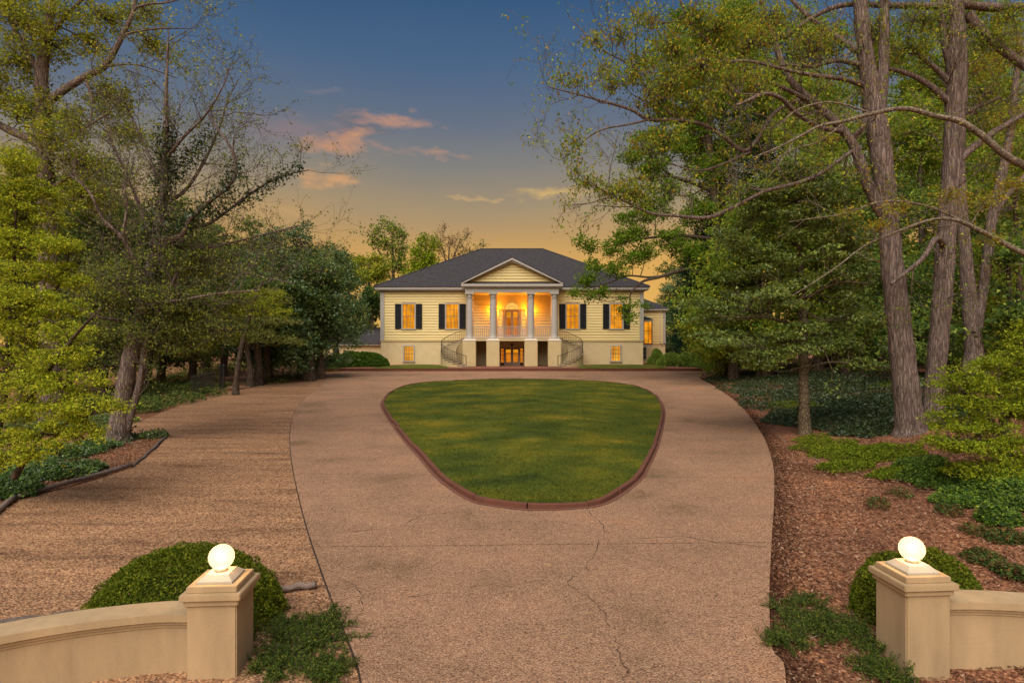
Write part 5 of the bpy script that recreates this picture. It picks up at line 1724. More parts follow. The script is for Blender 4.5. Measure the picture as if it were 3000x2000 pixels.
tree('oak', 'straight twin oak trunk growing close against the massive arching oak', 'tree', GZ(2735, 1245).y,
     [[(2728, 1248, 59.4), (2734, 1180, 54.0), (2745, 1050, 52.2), (2760, 880, 52.2), (2772, 700, 50.4), (2786, 520, 48.6), (2796, 380, 52.2), (2802, 240, 55.8), (2800, 110, 52.2), (2794, 0, 45.0), (2790, -150, 30.6)]],
     [[(2790, 310, 20), (2730, 255, 18), (2670, 220, 15), (2600, 200, 11), (2540, 190, 7)], [(2780, 240, 18), (2740, 200, 15), (2690, 160, 12), (2660, 130, 8)],
      [(2782, 500, 22), (2830, 450, 22), (2880, 410, 20), (2940, 370, 17), (3010, 330, 14)], [(2800, 340, 16), (2850, 320, 14), (2930, 285, 11)],
      [(2835, 40, 28), (2870, 85, 28), (2930, 140, 26), (3010, 200, 24)], [(2790, 20, 22), (2700, 18, 20), (2600, 16, 18), (2480, 14, 15), (2390, 46, 12), (2280, 120, 9), (2200, 136, 6)], [(2800, 10, 24), (2900, 22, 24), (3020, 20, 22)],
      [(2800, 230, 22), (2772, 150, 20), (2762, 80, 18), (2750, 0, 15)], [(2770, 720, 20), (2740, 700, 16, -.8), (2700, 760, 14, -1), (2610, 832, 10, -1)]],
     [(2650, 150, 90, 45), (2700, 60, 80, 40), (2900, 120, 80, 40), (2950, 50, 60, 40), (2560, 80, 60, 40), (2880, 260, 60, 30)],
     dict(OAK, gap=.7), dict(size=.08, per=12, rc=.3, flat=.9, cols=oak_cols + MG, tip_n=1.6, tip_r=.12, droop=.8, up=0, narrow=.45), 'bark_oak', seed=72, twig_r=.006, limb_sides=10, low_only=4.5)
tree('oak', 'forked oak trunk set back behind the twin oaks', 'tree', 25,
     [[(2855, 1060, 47.6), (2850, 980, 44.2), (2838, 860, 39.1), (2826, 720, 34.0), (2816, 600, 30.6), (2810, 450, 25.5), (2800, 250, 18.7)], [(2860, 960, 27.2), (2878, 860, 27.2), (2892, 760, 27.2), (2905, 650, 27.2), (2930, 540, 25.5), (2958, 400, 22.1), (2975, 250, 17.0), (2990, 100, 11.9)]],
     [[(2905, 640, 18), (2960, 560, 16), (3020, 500, 14)]], [(2950, 350, 60, 40), (2880, 200, 60, 40), (2960, 150, 50, 40)], dict(OAK, gap=1.2), dict(size=.09, per=12, rc=.35, cols=GOLD + YG2, tip_n=1.5), 'bark_oak', seed=73, low_only=5)
# pale bare branches reaching in from a tree beyond the right edge
tree('overhanging_tree', 'tree beyond the wall whose pale bare branches reach across the oaks', 'tree', 13.5,
     [[(3330, 1330, 70), (3320, 1000, 62), (3290, 800, 52), (3240, 600, 44), (3210, 400, 34), (3200, 200, 26)]],
     [[(3245, 640, 26), (3120, 580, 24), (3010, 492, 22), (2945, 455, 20), (2870, 392, 18), (2810, 355, 17), (2740, 340, 15), (2650, 318, 14), (2560, 332, 12), (2470, 356, 11), (2400, 370, 9), (2340, 402, 7), (2280, 432, 5), (2205, 462, 3)],
      [(3280, 820, 24), (3120, 780, 20), (3000, 742, 17), (2900, 690, 14), (2800, 645, 12), (2720, 646, 9), (2600, 690, 7), (2530, 722, 5), (2440, 790, 4), (2322, 866, 2)],
      [(2870, 672, 8), (2740, 612, 7), (2640, 590, 6), (2560, 595, 5), (2480, 625, 4), (2380, 640, 3), (2310, 650, 2)],
      [(2480, 354, 6), (2400, 415, 5), (2330, 435, 4), (2260, 475, 2)], [(2560, 334, 6), (2440, 300, 5), (2340, 320, 4), (2280, 372, 2)], [(2330, 405, 4), (2290, 470, 3), (2250, 520, 2)]],
     [(2900, 700, 40, 14), (2560, 660, 50, 16), (2500, 620, 40, 14), (2420, 410, 30, 10), (2780, 570, 60, 16), (2890, 590, 50, 20), (2620, 610, 50, 14), (2960, 540, 50, 16)],
     dict(gap=.34, L=.75, lvl=1, r=.009, nb=4, skip=.15, limbs_only=True, wob=.25, lift=0.02), dict(size=.055, per=15, rc=.2, flat=.6, cols=GOLD + YG2 + [(.26, .12, .02)], tip_n=1.0, tip_r=.06), 'bark_pale', seed=74, twig_r=.004)
# layered holly on the ivy bank
hb = GZ(2356, 1268)
R = np.random.default_rng(81)
hol = []
for i in range(78):
    t = R.random()
    y = 470 + 590 * t
    lim = 60 + 290 * min(1, t * 1.25) ** .8
    side = R.uniform(-1, 1)
    x = 2350 + side * lim * (1.05 if side < 0 else .85)
    hol.append((x, y + abs(side) * 26, R.uniform(42, 84), R.uniform(14, 26), R.normal(0, 1.0)))
hol += [(2090, 985, 70, 22), (2180, 1000, 80, 24), (2250, 1030, 60, 20), (2140, 930, 80, 24), (2080, 900, 50, 20), (2600, 1075, 60, 12), (2520, 1060, 60, 14), (2450, 1020, 60, 18)]
hol += [(2345 + 18 * (-1) ** k, 560 + 66 * k, 62, 22, -.9) for k in range(8)]
tree('holly', 'layered broad evergreen holly on the ivy bank, its slim trunk bare below', 'tree', hb.y,
     [[(2358, 1270, 34), (2356, 1200, 30), (2354, 1080, 27), (2352, 940, 24), (2346, 800, 20), (2338, 660, 14), (2332, 540, 9), (2330, 440, 4)]],
     [[(2352, 960, 11), (2250, 930, 8, -.8), (2150, 930, 5, -1.2)], [(2350, 880, 11), (2450, 830, 8, -.6), (2540, 830, 5, -.8)], [(2346, 800, 10), (2240, 760, 7, .5), (2150, 740, 5)], [(2345, 760, 9), (2430, 720, 6)], [(2354, 1080, 8), (2440, 1060, 6, -.5), (2560, 1075, 4, -.8), (2640, 1080, 2, -1)], [(2356, 1120, 6), (2385, 1040, 5, -.6), (2410, 1020, 4, -.7), (2440, 1090, 3, -.8)]],
     hol, dict(gap=1.1, L=.9, lvl=1, r=.012, nb=4, limbs_only=True), dict(size=.09, per=30, rc=.26, flat=.32, cols=[(.24, .32, .05), (.16, .23, .042), (.33, .39, .065), (.10, .155, .034)], up=.35, tip_n=3, cover=3.6), 'bark_holly', seed=82, twig_r=.006, leafmat='leafgloss')
# maple whose branch hangs over the roof
tree('sugar_maple', 'fresh green maple whose leafy branch hangs across the roof corner', 'tree', 41,
     [[(2150, 1072, 24), (2140, 950, 22), (2115, 800, 21), (2095, 600, 19), (2075, 400, 20), (2080, 200, 14), (2085, 60, 8)]],
     [[(2100, 830, 14), (2030, 790, 11), (1985, 795, 10), (1930, 812, 9), (1880, 826, 7), (1848, 860, 5), (1846, 885, 3)], [(1960, 806, 7), (1900, 812, 6), (1840, 808, 5), (1785, 828, 4), (1720, 846, 2)], [(2090, 700, 12), (1990, 690, 9), (1880, 700, 6), (1790, 720, 4)], [(2085, 560, 12), (1980, 520, 9), (1880, 520, 6), (1800, 540, 4)], [(2078, 420, 12), (1980, 360, 8), (1900, 300, 5)], [(2080, 300, 12), (2180, 200, 9), (2280, 140, 6)], [(2080, 260, 10), (2000, 160, 7), (1940, 80, 4)], [(2088, 620, 12), (2190, 520, 9), (2300, 440, 6)]],
     [(1720, 720, 36, 18), (1745, 780, 40, 20), (1700, 700, 24, 12), (1690, 860, 24, 20), (1720, 820, 40, 22), (1765, 855, 34, 14), (1730, 870, 26, 16), (1800, 790, 46, 24), (1790, 730, 40, 24), (1830, 700, 44, 26), (1850, 760, 44, 24), (1870, 680, 40, 30), (1890, 740, 44, 30), (1840, 640, 44, 26), (1920, 620, 50, 36), (1960, 700, 50, 36), (1950, 560, 50, 40), (1880, 590, 36, 24), (1920, 490, 50, 34), (1850, 460, 40, 26), (1980, 420, 60, 44), (1900, 400, 44, 30), (1960, 330, 50, 40), (2010, 250, 60, 44), (1930, 260, 40, 30), (1980, 160, 56, 44), (2060, 120, 60, 50), (2040, 360, 60, 50), (2060, 500, 60, 50), (2040, 620, 60, 50), (2020, 740, 56, 40), (1830, 905, 18, 14), (1870, 895, 30, 12), (1850, 930, 24, 14), (1820, 872, 20, 10), (2130, 300, 70, 50), (2180, 180, 70, 50), (2260, 260, 70, 50), (2250, 100, 70, 50), (2340, 180, 70, 50), (2160, 60, 60, 40), (2200, 400, 70, 50), (2320, 380, 70, 50), (1990, 60, 50, 40), (2420, 280, 60, 44), (2440, 120, 60, 44)],
     None, dict(size=.15, per=26, rc=.38, flat=.75, cols=[(.14, .24, .02), (.19, .29, .028), (.09, .165, .016), (.25, .33, .035)], droop=.3, up=.3, cover=3.8), 'bark_grey', seed=83, twig_r=.012, limb_sides=8)
# dark pines and woodland behind
def conifer(px, top, by, half, d, seed, label, group=None):
    R = np.random.default_rng(seed)
    bl = []
    h = by - top
    for i in range(16):
        t = (i + .7) / 16
        w = half * (.15 + .95 * t)
        for s in (-1, 1):
            bl.append((px + s * w * .5 + R.normal(0, 6), top + h * .92 * t + R.normal(0, 5), w * .52 + 8, h * .028 + 4, R.normal(0, .8)))
    return tree('pine', label, 'tree', d, [[(px, by + 8, 22), (px, by - h * .4, 16), (px, top + 10, 4)]], [], bl, None, dict(size=.20, per=22, rc=.5, flat=.35, cols=[(.028, .075, .036), (.045, .10, .046), (.02, .052, .028)], narrow=.35, up=.1), seed=seed, group=group)
conifer(2110, 400, 1060, 150, 46, 91, 'dark blue-green pine behind the maple and the wing of the house')
conifer(2230, 330, 1050, 160, 40, 92, 'tall dark pine directly behind the holly')
conifer(2035, 740, 1062, 75, 68, 93, 'low dark pine beside the wing of the house')
RIGHT_FILL = [(2480, 300, 1060, 150, 33), (2700, 260, 1050, 150, 34), (2880, 420, 1060, 150, 33), (2980, 300, 1070, 140, 29), (2600, 520, 1050, 140, 30), (2420, 480, 1055, 130, 38), (2780, 640, 1060, 120, 28), (2960, 640, 1080, 130, 25), (2660, 760, 1055, 110, 27), (2520, 640, 1050, 130, 44), (2860, 200, 1050, 150, 42), (2560, 120, 1050, 150, 45), (2400, -20, 1050, 170, 36), (2250, -60, 1055, 170, 39), (2700, -60, 1050, 160, 38), (2930, -40, 1050, 160, 37), (2120, -20, 1060, 150, 44)]
for i, (px, top, by, half, d) in enumerate(RIGHT_FILL):
    R = np.random.default_rng(500 + i)
    h = by - top
    bl = [(px + R.normal(0, half * .45), top + h * R.uniform(.05, .95), half * R.uniform(.35, .6), h * R.uniform(.05, .10), R.normal(0, 1.2)) for k in range(17)]
    up_ = top < 450
    tree('woodland_tree', 'tall fresh green tree filling the wood behind the oaks' if up_ else 'dark leafy low-crowned tree in the shady wood behind the oaks', 'tree', d, [[(px, by, 22), (px + 6, by - h * .3, 18), (px - 5, by - h * .6, 12), (px, top + h * .1, 6)]], [], bl, None,
         dict(size=.17, per=22, rc=.5, flat=.5, cover=2.3, cols=(MG + YG2 + YG2[:2] + MG[:2]) if up_ else (DG + HOL + MG[:1])), group='tall fresh green trees behind the oaks' if up_ else 'dark trees in the shady wood behind the oaks', seed=510 + i)
# far wood closing the view on both sides
proto = None
def far_tree(px, d, sc, seed):
    global proto
    x = (px - 1500) / F * d
    z = float(ground_z(x, d))
    if proto is None:
        R = np.random.default_rng(5)
        bl = [(1500 + R.normal(0, 90), 600 + R.uniform(-130, 260), R.uniform(50, 80), R.uniform(36, 56), R.normal(0, 2)) for k in range(20)]
        proto = tree('far_tree', 'dark tree of the distant wood enclosing the garden', 'tree', 60, [[(1500, 1070, 22), (1502, 900, 18), (1497, 700, 12), (1500, 520, 5)]], [], bl, None, dict(size=.30, per=20, rc=.7, flat=.6, cover=2.4, cols=DG + OL), group='trees of the distant wood', seed=77)
        root = proto
    else:
        root = proto.copy()
        COL.objects.link(root)
        for ch in list(proto.children):
            c = ch.copy()
            COL.objects.link(c)
            c.parent = root
    root.location = (x, d, z)
    root.scale = (sc, sc, sc)
    root.rotation_euler = (0, 0, seed * 1.9)
for i, (px, d, sc) in enumerate([(60, 62, .95), (260, 66, .9), (450, 70, .95), (600, 72, .85), (740, 78, .85), (160, 52, .9), (360, 55, .8), (2120, 84, 1.0), (2280, 70, .95), (2430, 66, 1.0), (2600, 60, 1.0), (2760, 62, 1.0), (2920, 56, .95), (2060, 100, 1.0), (3060, 48, .9), (900, 96, .9)]):
    far_tree(px, d, sc, i)

# ---- shrubs
mound('boxwood', 'long mounded clipped green shrub behind the gate post and curved wall', (-4.0, 7.55, float(ground_z(-4.0, 7.5)) - .05), (1.16, .80, 0.93), 42000, .034, [(.16, .20, .018), (.11, .15, .015), (.23, .25, .025), (.075, .11, .012)], 1, lump=.24, lumps=34)
mound('boxwood', 'small round clipped green shrub behind its gate post', (5.0, 7.55, float(ground_z(5.0, 7.5)) - .05), (.76, .66, .92), 26000, .034, [(.16, .20, .018), (.11, .15, .015), (.23, .25, .025), (.075, .11, .012)], 2, lump=.22, lumps=24)
for i, (px, d, rx, h, lab) in enumerate([(1085, 56.5, 1.75, 1.8, 'dense rounded hedge shrub at the house corner'), (1030, 55.6, 1.6, 1.7, 'dense green hedge shrub second from the house corner'), (985, 54.5, 1.3, 1.4, 'darker hedge shrub third from the house corner'), (945, 53.5, 1.0, 1.15, 'small dark leafy shrub at the fence end of the hedge')]):
    x = (px - 1500) / F * d
    mound('hedge_shrub', lab, (x, d, HG - .15 if d > 52 else .9), (rx, 1.3, h), 9000, .13, [(.07, .14, .018), (.10, .19, .022), (.045, .09, .014), (.13, .22, .028)], 10 + i, lump=.15)
for i, (px, d, rx, h, lab) in enumerate([(1922, 60.5, .8, 1.7, 'small rounded bush against the basement of the wing'), (1965, 57.5, 1.4, 1.5, 'broad low green bush sweeping down beside the bay window'), (2020, 56, 1.6, 1.6, 'wide leafy bush at the end of the terrace'), (2065, 55.5, 1.3, 1.7, 'loose leafy bush between terrace end and ivy bank'),
                                         (2145, 50, 1.2, 1.5, 'open twiggy bush at the tip of the ivy bank')]):
    x = (px - 1500) / F * d
    mound('garden_bush', lab, (x, d, float(ground_z(x, d)) - .1), (rx, 1.3, h), 8000, .13, MG + HOL, 20 + i, lump=.25)
# bright low maple and undergrowth on the right edge
tree('japanese_maple', 'low spreading bright green maple in front of the twin oaks', 'tree', 12.8,
     [[(2960, 1420, 26), (2950, 1300, 22), (2930, 1180, 16), (2920, 1080, 9)]], [[(2948, 1280, 13), (2860, 1180, 9, -.3), (2780, 1110, 5, -.5)], [(2940, 1240, 12), (3030, 1120, 8)], [(2950, 1330, 12), (2850, 1290, 8, -.6), (2740, 1290, 4, -.8)]],
     [(2820, 1095, 60, 16, -.3), (2890, 1065, 60, 18), (2960, 1040, 50, 22), (2780, 1120, 40, 10, -.4), (2850, 1130, 70, 20, -.3), (2930, 1130, 70, 26), (2990, 1090, 40, 40), (2800, 1165, 50, 18, -.4), (2880, 1185, 70, 22, -.4), (2960, 1200, 60, 30), (2760, 1215, 34, 14, -.5), (2800, 1255, 60, 18, -.6), (2870, 1245, 70, 22, -.5), (2730, 1290, 34, 12, -.7), (2790, 1300, 60, 18, -.7), (2870, 1310, 70, 24, -.6), (2950, 1290, 60, 30, -.3), (2990, 1370, 40, 50), (2920, 1370, 60, 28, -.5), (2850, 1380, 60, 22, -.7), (3010, 980, 40, 40, .5), (2990, 1180, 40, 40)],
     None, dict(size=.05, per=40, rc=.17, flat=.4, cols=[(.32, .38, .026), (.21, .28, .022), (.40, .42, .03), (.13, .19, .018)], up=.3, droop=.2, cover=4.0), 'bark_grey', seed=84, twig_r=.005, scale_blobs=1.25)
def undergrowth(label, areas, seed, size, cols, n, h, name='undergrowth', cat='undergrowth', matn='leaf', up=.8):
    """leafy ground cover over patches given as (px, py, rx_px, ry_px) on the real ground"""
    R = np.random.default_rng(seed)
    out = []
    tot = sum(a[2] * a[3] for a in areas)
    for px, py, rx, ry in areas:
        k = int(n * rx * ry / tot)
        a = R.uniform(0, 6.283, k)
        r = np.sqrt(R.random(k))
        c = GZ(px, py)
        e = GZ(px, py - ry * .9)
        ax = rx * c.y / F
        ay = max(.3, abs(e.y - c.y))
        x = c.x + np.cos(a) * r * ax * (1 + .15 * np.sin(a * 5 + seed))
        y = c.y + np.sin(a) * r * ay
        lump = .5 + .5 * np.sin(x * 2.6 + 1.7 * np.sin(y * 2.1)) * np.sin(y * 2.9 + x)
        z = ground_z(x, y) + h * (R.random(k) ** .8) * (.35 + .65 * lump) * (1 - r ** 4 * .7)
        out.append(np.column_stack([x, y, z]))
    p = np.concatenate(out)
    o = link(name, leaves_mesh(name, p, size, cols, (0, 0, 0), seed, up, 0, .75), MT[matn])
    TRIS[0] += 2 * len(p)
    return tag(o, label, cat, kind='stuff')
IVY = [(.042, .068, .022), (.062, .092, .028), (.026, .044, .016), (.09, .12, .036)]
undergrowth('dark ivy blanket covering the bank beneath the holly', [(2200, 1110, 110, 34), (2330, 1130, 150, 50), (2480, 1150, 160, 60), (2580, 1190, 140, 70), (2420, 1220, 150, 50), (2500, 1100, 150, 40), (2620, 1110, 120, 50), (2280, 1090, 130, 26), (2280, 1165, 90, 34), (2700, 1180, 90, 60), (2560, 1255, 110, 30), (2120, 1112, 50, 12), (2170, 1140, 60, 18), (2230, 1190, 50, 20), (2290, 1230, 40, 16), (2150, 1100, 70, 14)], 301, .085, IVY, 84000, .16, 'ivy', 'ivy', 'leafgloss')
undergrowth('fresh green ground cover along the top of the mulch bank', [(2420, 1310, 90, 22), (2500, 1330, 110, 30), (2600, 1330, 100, 26), (2380, 1290, 50, 14), (2480, 1370, 80, 18), (2620, 1390, 70, 20), (2330, 1190, 60, 26), (2600, 1130, 60, 14)], 302, .05, [(.22, .28, .022), (.15, .21, .018), (.28, .32, .028), (.10, .15, .016)], 22000, .22, 'ground_cover', 'ground cover')
undergrowth('dark leafy undergrowth at the edge of the mulch beneath the low maple', [(2760, 1400, 110, 40), (2880, 1430, 110, 50), (2960, 1470, 70, 50), (2700, 1370, 70, 26), (2800, 1470, 60, 26), (2930, 1530, 60, 24)], 303, .055, MG + DG, 26000, .40, 'undergrowth')
undergrowth('sparse low dark twigs and seedlings scattered on the mulch bank', [(2570, 1480, 30, 10), (2640, 1450, 24, 8), (2880, 1640, 50, 26), (2940, 1580, 50, 20), (2960, 1680, 40, 24), (2860, 1560, 30, 12), (2780, 1500, 30, 10)], 304, .045, DG + BROWN, 5000, .22, 'seedlings', 'seedlings')
undergrowth('dark ivy and weeds in the leaf-strewn bed under the feathery maple', [(60, 1350, 110, 40), (180, 1330, 100, 36), (260, 1320, 60, 26), (40, 1420, 70, 30), (330, 1290, 60, 16), (20, 1290, 60, 40), (440, 1280, 50, 8), (120, 1390, 80, 22), (200, 1385, 90, 24), (60, 1450, 50, 18), (240, 1250, 130, 26)], 305, .065, DG + MG[:1], 44000, .42, 'ivy', 'ivy', 'leafgloss')
undergrowth('low dark weeds along the far edge of the gravel by the fence', [(420, 1200, 70, 16), (520, 1178, 60, 12), (600, 1160, 50, 10), (800, 1118, 60, 10), (880, 1102, 60, 8), (950, 1088, 50, 6), (480, 1150, 90, 22), (590, 1140, 60, 14), (380, 1150, 120, 26), (500, 1120, 120, 16), (300, 1190, 120, 30), (200, 1210, 120, 40)], 306, .11, DG + OL, 26000, .6, 'weeds', 'weeds')
undergrowth('pale leafy brush on the slope beyond the iron gate', [(700, 1085, 70, 20), (620, 1090, 50, 20), (850, 1060, 60, 20), (770, 1060, 60, 20)], 307, .14, OL + [(.22, .18, .07), (.28, .20, .09)], 9000, .9, 'brush', 'brush')

def juniper(label, sprays, seed, n_each):
    """prostrate juniper: stiff feathered sprays lying along the ground"""
    R = np.random.default_rng(seed)
    c = GZ(*sprays[0][:2])
    root = empty('juniper', c)
    tag(root, label, 'juniper')
    o3 = np.array(c)
    tb = Tubes()
    pts = []
    for px, py, rx, ry, k in sprays:
        g = np.array(GZ(px, py))
        ax = rx * g[1] / F
        for i in range(k):
            a = R.uniform(0, 6.283)
            L = ax * R.uniform(.5, 1.15)
            d = np.array((math.cos(a), math.sin(a) * .9, R.uniform(.06, .5)))
            s = g + np.array((R.normal(0, ax * .25), R.normal(0, ax * .25), .02))
            q = np.array([s + d * L * t - np.array((0, 0, .22 * L * t * t)) for t in np.linspace(0, 1, 7)])
            q[:, 2] = np.maximum(q[:, 2], ground_z(q[:, 0], q[:, 1]) + .03)
            tb.add(q, np.linspace(.007, .002, 7), 4)
            for j in range(7):
                b = q[R.integers(1, 7)]
                sd = unit(d + R.normal(0, .7, 3) + UP * .25) * R.uniform(.06, .16)
                tb.add([b, b + sd], [.003, .0015], 3)
                m = n_each
                t = R.random((m, 1))
                pts.append(b + sd * t + R.normal(0, .012, (m, 3)))
            m = n_each * 3
            ii = R.uniform(1, 6, m)
            i0 = ii.astype(int)
            pts.append(q[i0] + (q[np.minimum(i0 + 1, 6)] - q[i0]) * (ii - i0)[:, None] + R.normal(0, .013, (m, 3)))
    p = np.concatenate(pts)
    link('stems', tb.mesh('stems', o3), MT['bark_grey'], root)
    link('foliage', leaves_mesh('foliage', p, .026, [(.085, .14, .028), (.12, .18, .03), (.05, .09, .022), (.20, .22, .034)], o3, seed, .3, 0, .5), MT['leaf'], root)
    TRIS[0] += 2 * len(p)
juniper('prostrate juniper spilling onto the drive beside the long mounded shrub', [(900, 1890, 110, 60, 52), (820, 1960, 100, 60, 44), (960, 1970, 70, 50, 34), (960, 1830, 60, 40, 20), (850, 1850, 80, 40, 24)], 1, 16)
juniper('sprawling juniper on the mulch edge near the small round shrub', [(2370, 1820, 100, 50, 40), (2310, 1880, 60, 40, 26), (2440, 1860, 70, 30, 22), (2350, 1770, 50, 30, 12), (2500, 1850, 50, 26, 14)], 2, 16)
juniper('low juniper sprays at the foot of the gate post', [(2560, 1960, 60, 40, 22), (2600, 1990, 50, 30, 16), (2540, 1900, 40, 30, 12)], 3, 16)

# ------------------------------------------------------------------ litter, timbers, sticks, fence
def litter(name, label, n, sampler, sizes, cols, seed, dz=-.012):
    R = np.random.default_rng(seed)
    p = sampler(R, n)
    z = ground_z(p[:, 0], p[:, 1]) + dz
    pts = np.column_stack([p, z + R.random(len(p)) * .02])
    me = leaves_mesh(name, pts, R.uniform(*sizes, len(p)), cols, (0, 0, 0), seed, 1.6, 0, .45, .4)
    TRIS[0] += 2 * len(p)
    return tag(link(name, me, MT['leaf']), label, 'litter', kind='stuff')
def right_bed(R, n):
    y = 4.5 + 14 * R.random(n * 2) ** 1.6
    s = R.random(n * 2) * (3.5 + y * .45)
    x = right_edge(y) + s + .02
    return np.column_stack([x, y])[:n]
LIT = [(.34, .18, .10), (.22, .105, .055), (.46, .27, .16), (.11, .05, .03), (.28, .15, .085), (.55, .36, .23)]
litter('leaf_litter', 'brown bark chips and fallen leaves on the mulch bank', 70000, right_bed, (.025, .075), LIT, 601)
def left_bed(R, n):
    poly = [GZ(*p) for p in [(0, 1500), (45, 1460), (380, 1366), (488, 1276), (330, 1290), (0, 1330)]]
    P2_ = np.array([(q.x, q.y) for q in poly])
    out = []
    c = P2_.mean(0)
    tri = [(c, P2_[i], P2_[(i + 1) % len(P2_)]) for i in range(len(P2_))]
    ar = np.array([abs(np.cross(b - a, d - a)) for a, b, d in tri])
    k = R.choice(len(tri), n, p=ar / ar.sum())
    u, v = R.random(n), R.random(n)
    m = u + v > 1
    u[m], v[m] = 1 - u[m], 1 - v[m]
    T = np.array(tri)
    return T[k, 0] + u[:, None] * (T[k, 1] - T[k, 0]) + v[:, None] * (T[k, 2] - T[k, 0])
litter('leaf_litter', 'dry fallen leaves over the bed under the feathery maple', 14000, left_bed, (.04, .10), LIT, 602)
def right_rim(R, n):
    y = 4.6 + 40 * R.random(n) ** 2.2
    s = np.abs(R.normal(0, .22, n)) * (1 + y * .02) - .05
    return np.column_stack([right_edge(y) + s, y])
litter('mulch_rim', 'dark bark mulch spilling along the edge of the drive, edge shading put into its colour', 24000, right_rim, (.02, .06), [(.10, .045, .028), (.07, .032, .022), (.15, .07, .042), (.05, .025, .018)], 607)  # darker chip colours also paint in the shading along the drive edge
def strip(R, n):
    i = R.integers(0, len(CON_L) - 1, n)
    i = (len(CON_L) - 1 - (R.random(n) ** 1.5 * (len(CON_L) - 1))).astype(int)
    return CON_L[i] + np.column_stack([-np.abs(R.normal(0, .22, n)), R.normal(0, .4, n)])
litter('leaf_drift', 'thin drift of dead leaves along the seam between gravel and concrete', 2600, strip, (.02, .05), LIT, 608)
def on_drive(R, n):
    y = 5 + 40 * R.random(n) ** 1.6
    xl = np.interp(y, CON_L[::-1, 1], CON_L[::-1, 0])
    xr = right_edge(y)
    t = R.beta(.5, .5, n)
    return np.column_stack([xl + (xr - xl) * t, y])
litter('stray_leaves', 'a few stray dead leaves blown onto the concrete drive', 520, on_drive, (.02, .06), [(.10, .05, .03), (.16, .09, .05), (.06, .04, .025)], 609, .018)
def yard(R, n):
    y = 5 + 13 * R.random(n) ** 1.5
    xl = np.interp(y, CON_L[::-1, 1], CON_L[::-1, 0])
    x = xl - .1 - R.random(n) * (1.5 + y * .55)
    return np.column_stack([x, y])
def stones():
    R = np.random.default_rng(604)
    p = yard(R, 14000)
    n = len(p)
    s = R.uniform(.008, .02, n)
    a = R.uniform(0, 6.28, n)
    z = base_z(p[:, 1]) - .008
    V = []
    for k in range(4):
        t = a + k * math.pi / 2
        V.append(np.column_stack([p[:, 0] + np.cos(t) * s, p[:, 1] + np.sin(t) * s * .8, z]))
    V.append(np.column_stack([p[:, 0], p[:, 1], z + s * .8]))
    V = np.stack(V, 1).reshape(-1, 3)
    i = np.arange(n)[:, None] * 5
    f = np.concatenate([i + np.array([[0, 1, 4]]), i + np.array([[1, 2, 4]]), i + np.array([[2, 3, 4]]), i + np.array([[3, 0, 4]])])
    c = np.array([(.47, .29, .17), (.32, .18, .105), (.58, .39, .25), (.24, .13, .08)])[R.integers(0, 4, n)]
    C = np.column_stack([np.repeat(c, 5, 0), np.ones(5 * n)])
    TRIS[0] += 4 * n
    tag(link('gravel_stones', npmesh('gravel_stones', V, f, col=C), MT['leaf']), 'loose tan stones strewn over the gravel yard', 'gravel', kind='stuff')
stones()
def timber(pa, pb, w0, label, seed, name='edging_timber', matn='timber', up=.05):
    a, b = GZ(*pa), GZ(*pb)
    R = np.random.default_rng(seed)
    w = w0 * .72
    L = (b - a).length
    n = max(6, int(L / .35))
    t = np.linspace(0, 1, n)[:, None]
    q = np.array(a) * (1 - t) + np.array(b) * t + R.normal(0, .012, (n, 3)) + np.array((0, 0, up))
    tb = Tubes()
    tb.add(q, np.full(n, w) * (1 + R.normal(0, .06, n)), 8)
    me = tb.mesh(name, np.array(a))
    bm = bmesh.new()
    bm.from_mesh(me)
    bmesh.ops.holes_fill(bm, edges=bm.edges)
    bm.to_mesh(me)
    bm.free()
    tag(link(name, me, MT[matn], None, a), label, 'timber')
timber((50, 1462), (384, 1368), .075, 'long weathered landscape timber edging the leaf-strewn bed', 1)
timber((-60, 1545), (44, 1462), .075, 'short weathered timber meeting the long bed edging at a corner', 2)
timber((388, 1366), (490, 1277), .06, 'dark sunken timber running to the point of the bed', 3, matn='darkwood', up=0)
timber((330, 1290), (490, 1274), .05, 'low dark timber under the ivy-clad tree', 6, matn='darkwood', up=0)
timber((800, 1738), (920, 1722), .06, 'short split log lying between the gravel and the drive', 4)
timber((-40, 1842), (250, 1806), .06, 'dark timber lying on the gravel just behind the curved wall', 5, matn='darkwood')
timber((-40, 1868), (215, 1822), .05, 'second dark timber tucked against the curved wall', 7, matn='darkwood')
def stick(pxs, r, label, seed):
    q = np.array([GZ(*p) for p in pxs]) + np.array((0, 0, .02))
    q = smooth_path(q, 4)
    o = q[0].copy()
    tb = Tubes()
    tb.add(q, np.linspace(r, r * .5, len(q)), 5)
    tag(link('fallen_stick', tb.mesh('fallen_stick', o), MT['deadwood'], None, tuple(o)), label, 'stick', 'sticks fallen on the mulch bank')
stick([(2375, 1338), (2410, 1358), (2450, 1376), (2520, 1386)], .013, 'long pale curved stick lying on the mulch bank', 1)
stick([(2545, 1390), (2600, 1404), (2660, 1410)], .008, 'thin pale stick continuing the long curved stick', 2)
stick([(2278, 1276), (2302, 1298)], .012, 'short pale stick at the edge of the ivy', 3)
stick([(2360, 1432), (2392, 1436)], .012, 'short pale stick on the mulch beside the drive', 4)
stick([(2452, 1618), (2472, 1626)], .012, 'small pale stick in the middle of the mulch bank', 5)
Rs = np.random.default_rng(77)
for i in range(46):
    px, py = Rs.uniform(2300, 2850), Rs.uniform(1400, 1980)
    a, l = Rs.uniform(-.5, .9), Rs.uniform(10, 42)
    if px > 2500 and py > 1560: continue
    stick([(px, py), (px + l * .5 * math.cos(a), py + l * .5 * math.sin(a) + Rs.normal(0, 2)), (px + l * math.cos(a), py + l * math.sin(a))], .0045, 'thin brown twig among the bark chips of the mulch bank', 10 + i)
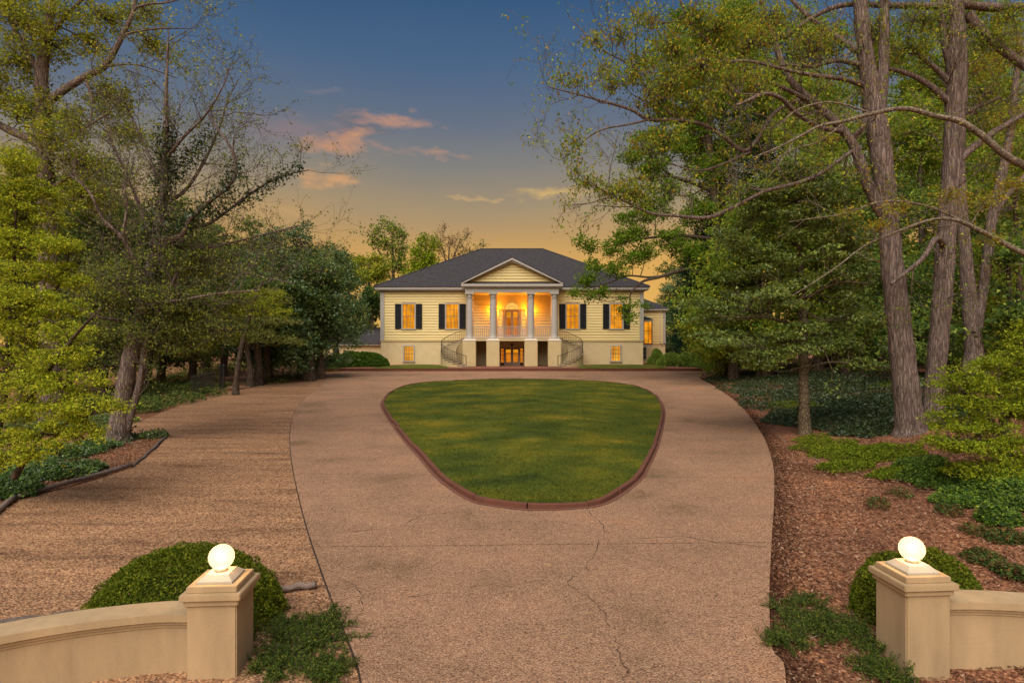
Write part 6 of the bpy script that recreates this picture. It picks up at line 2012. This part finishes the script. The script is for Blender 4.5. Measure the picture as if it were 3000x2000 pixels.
def iron_fence(pa, pb, label, h=1.2, gap=.13):
    a, b = GZ(*pa), GZ(*pb)
    d = b - a
    L = d.length
    u = d.normalized()
    rz = math.atan2(d.y, d.x)
    root = empty('iron_fence', a, rz)
    tag(root, label, 'fence')
    tb = Tubes()
    tb.add([(0, 0, 0), (0, 0, h - .05), (0, 0, h)], [.014, .014, .002], 5)
    pk = tb.mesh('picket')
    n = int(L / gap)
    for i in range(n + 1): link('picket', pk, MT['iron'], root, (L * i / n, 0, (b.z - a.z) * i / n))
    for z in (.15, h - .18):
        tb = Tubes()
        tb.add([(0, 0, z), (L, 0, z + b.z - a.z)], [.018, .018], 4)
        link('rail', tb.mesh('rail'), MT['iron'], root)
iron_fence((745, 1130), (965, 1084), 'black iron picket fence along the trees toward the house')
iron_fence((560, 1168), (628, 1148), 'short black iron picket fence leading up to the gate piers')
for px, lab in ((645, 'black iron gate pier nearest the short picket fence'), (655, 'black iron gate pier on the path side')):
    g = GZ(px, 1140)
    e = empty('iron_gate_pier', g)
    tag(e, lab, 'gate pier')
    link('shaft', boxme(-.055, .055, -.055, .055, -.1, 1.32, .006), MT['iron'], e)
    lathe('finial', [(.09, 1.32), (.09, 1.36), (.04, 1.38), (.06, 1.43), (.03, 1.48)], MT['iron'], e, n=12)
# paths seen beyond the garden
def path_strip(name, pxs, label, up=.03):
    pts = [GZ(*p) for p in pxs]
    c = sum(pts, Vector()) / len(pts)
    v = [(p.x, p.y, p.z + up) for p in pts]
    bm = bmesh.new()
    bm.faces.new([bm.verts.new(q) for q in v])
    bmesh.ops.recalc_face_normals(bm, faces=bm.faces)
    me = bpy.data.meshes.new(name)
    bm.to_mesh(me)
    bm.free()
    tag(link(name, me, MT['gravel']), label, 'path', kind='structure')
path_strip('garden_path', [(655, 1142), (735, 1136), (760, 1100), (700, 1108)], 'pale gravel path leading out through the iron gate')
path_strip('upper_drive', [(2215, 1080), (2330, 1072), (2540, 1062), (2540, 1054), (2330, 1062)], 'pale strip of drive passing behind the ivy bank', .05)
print('TRIANGLES IN LEAVES', TRIS[0])
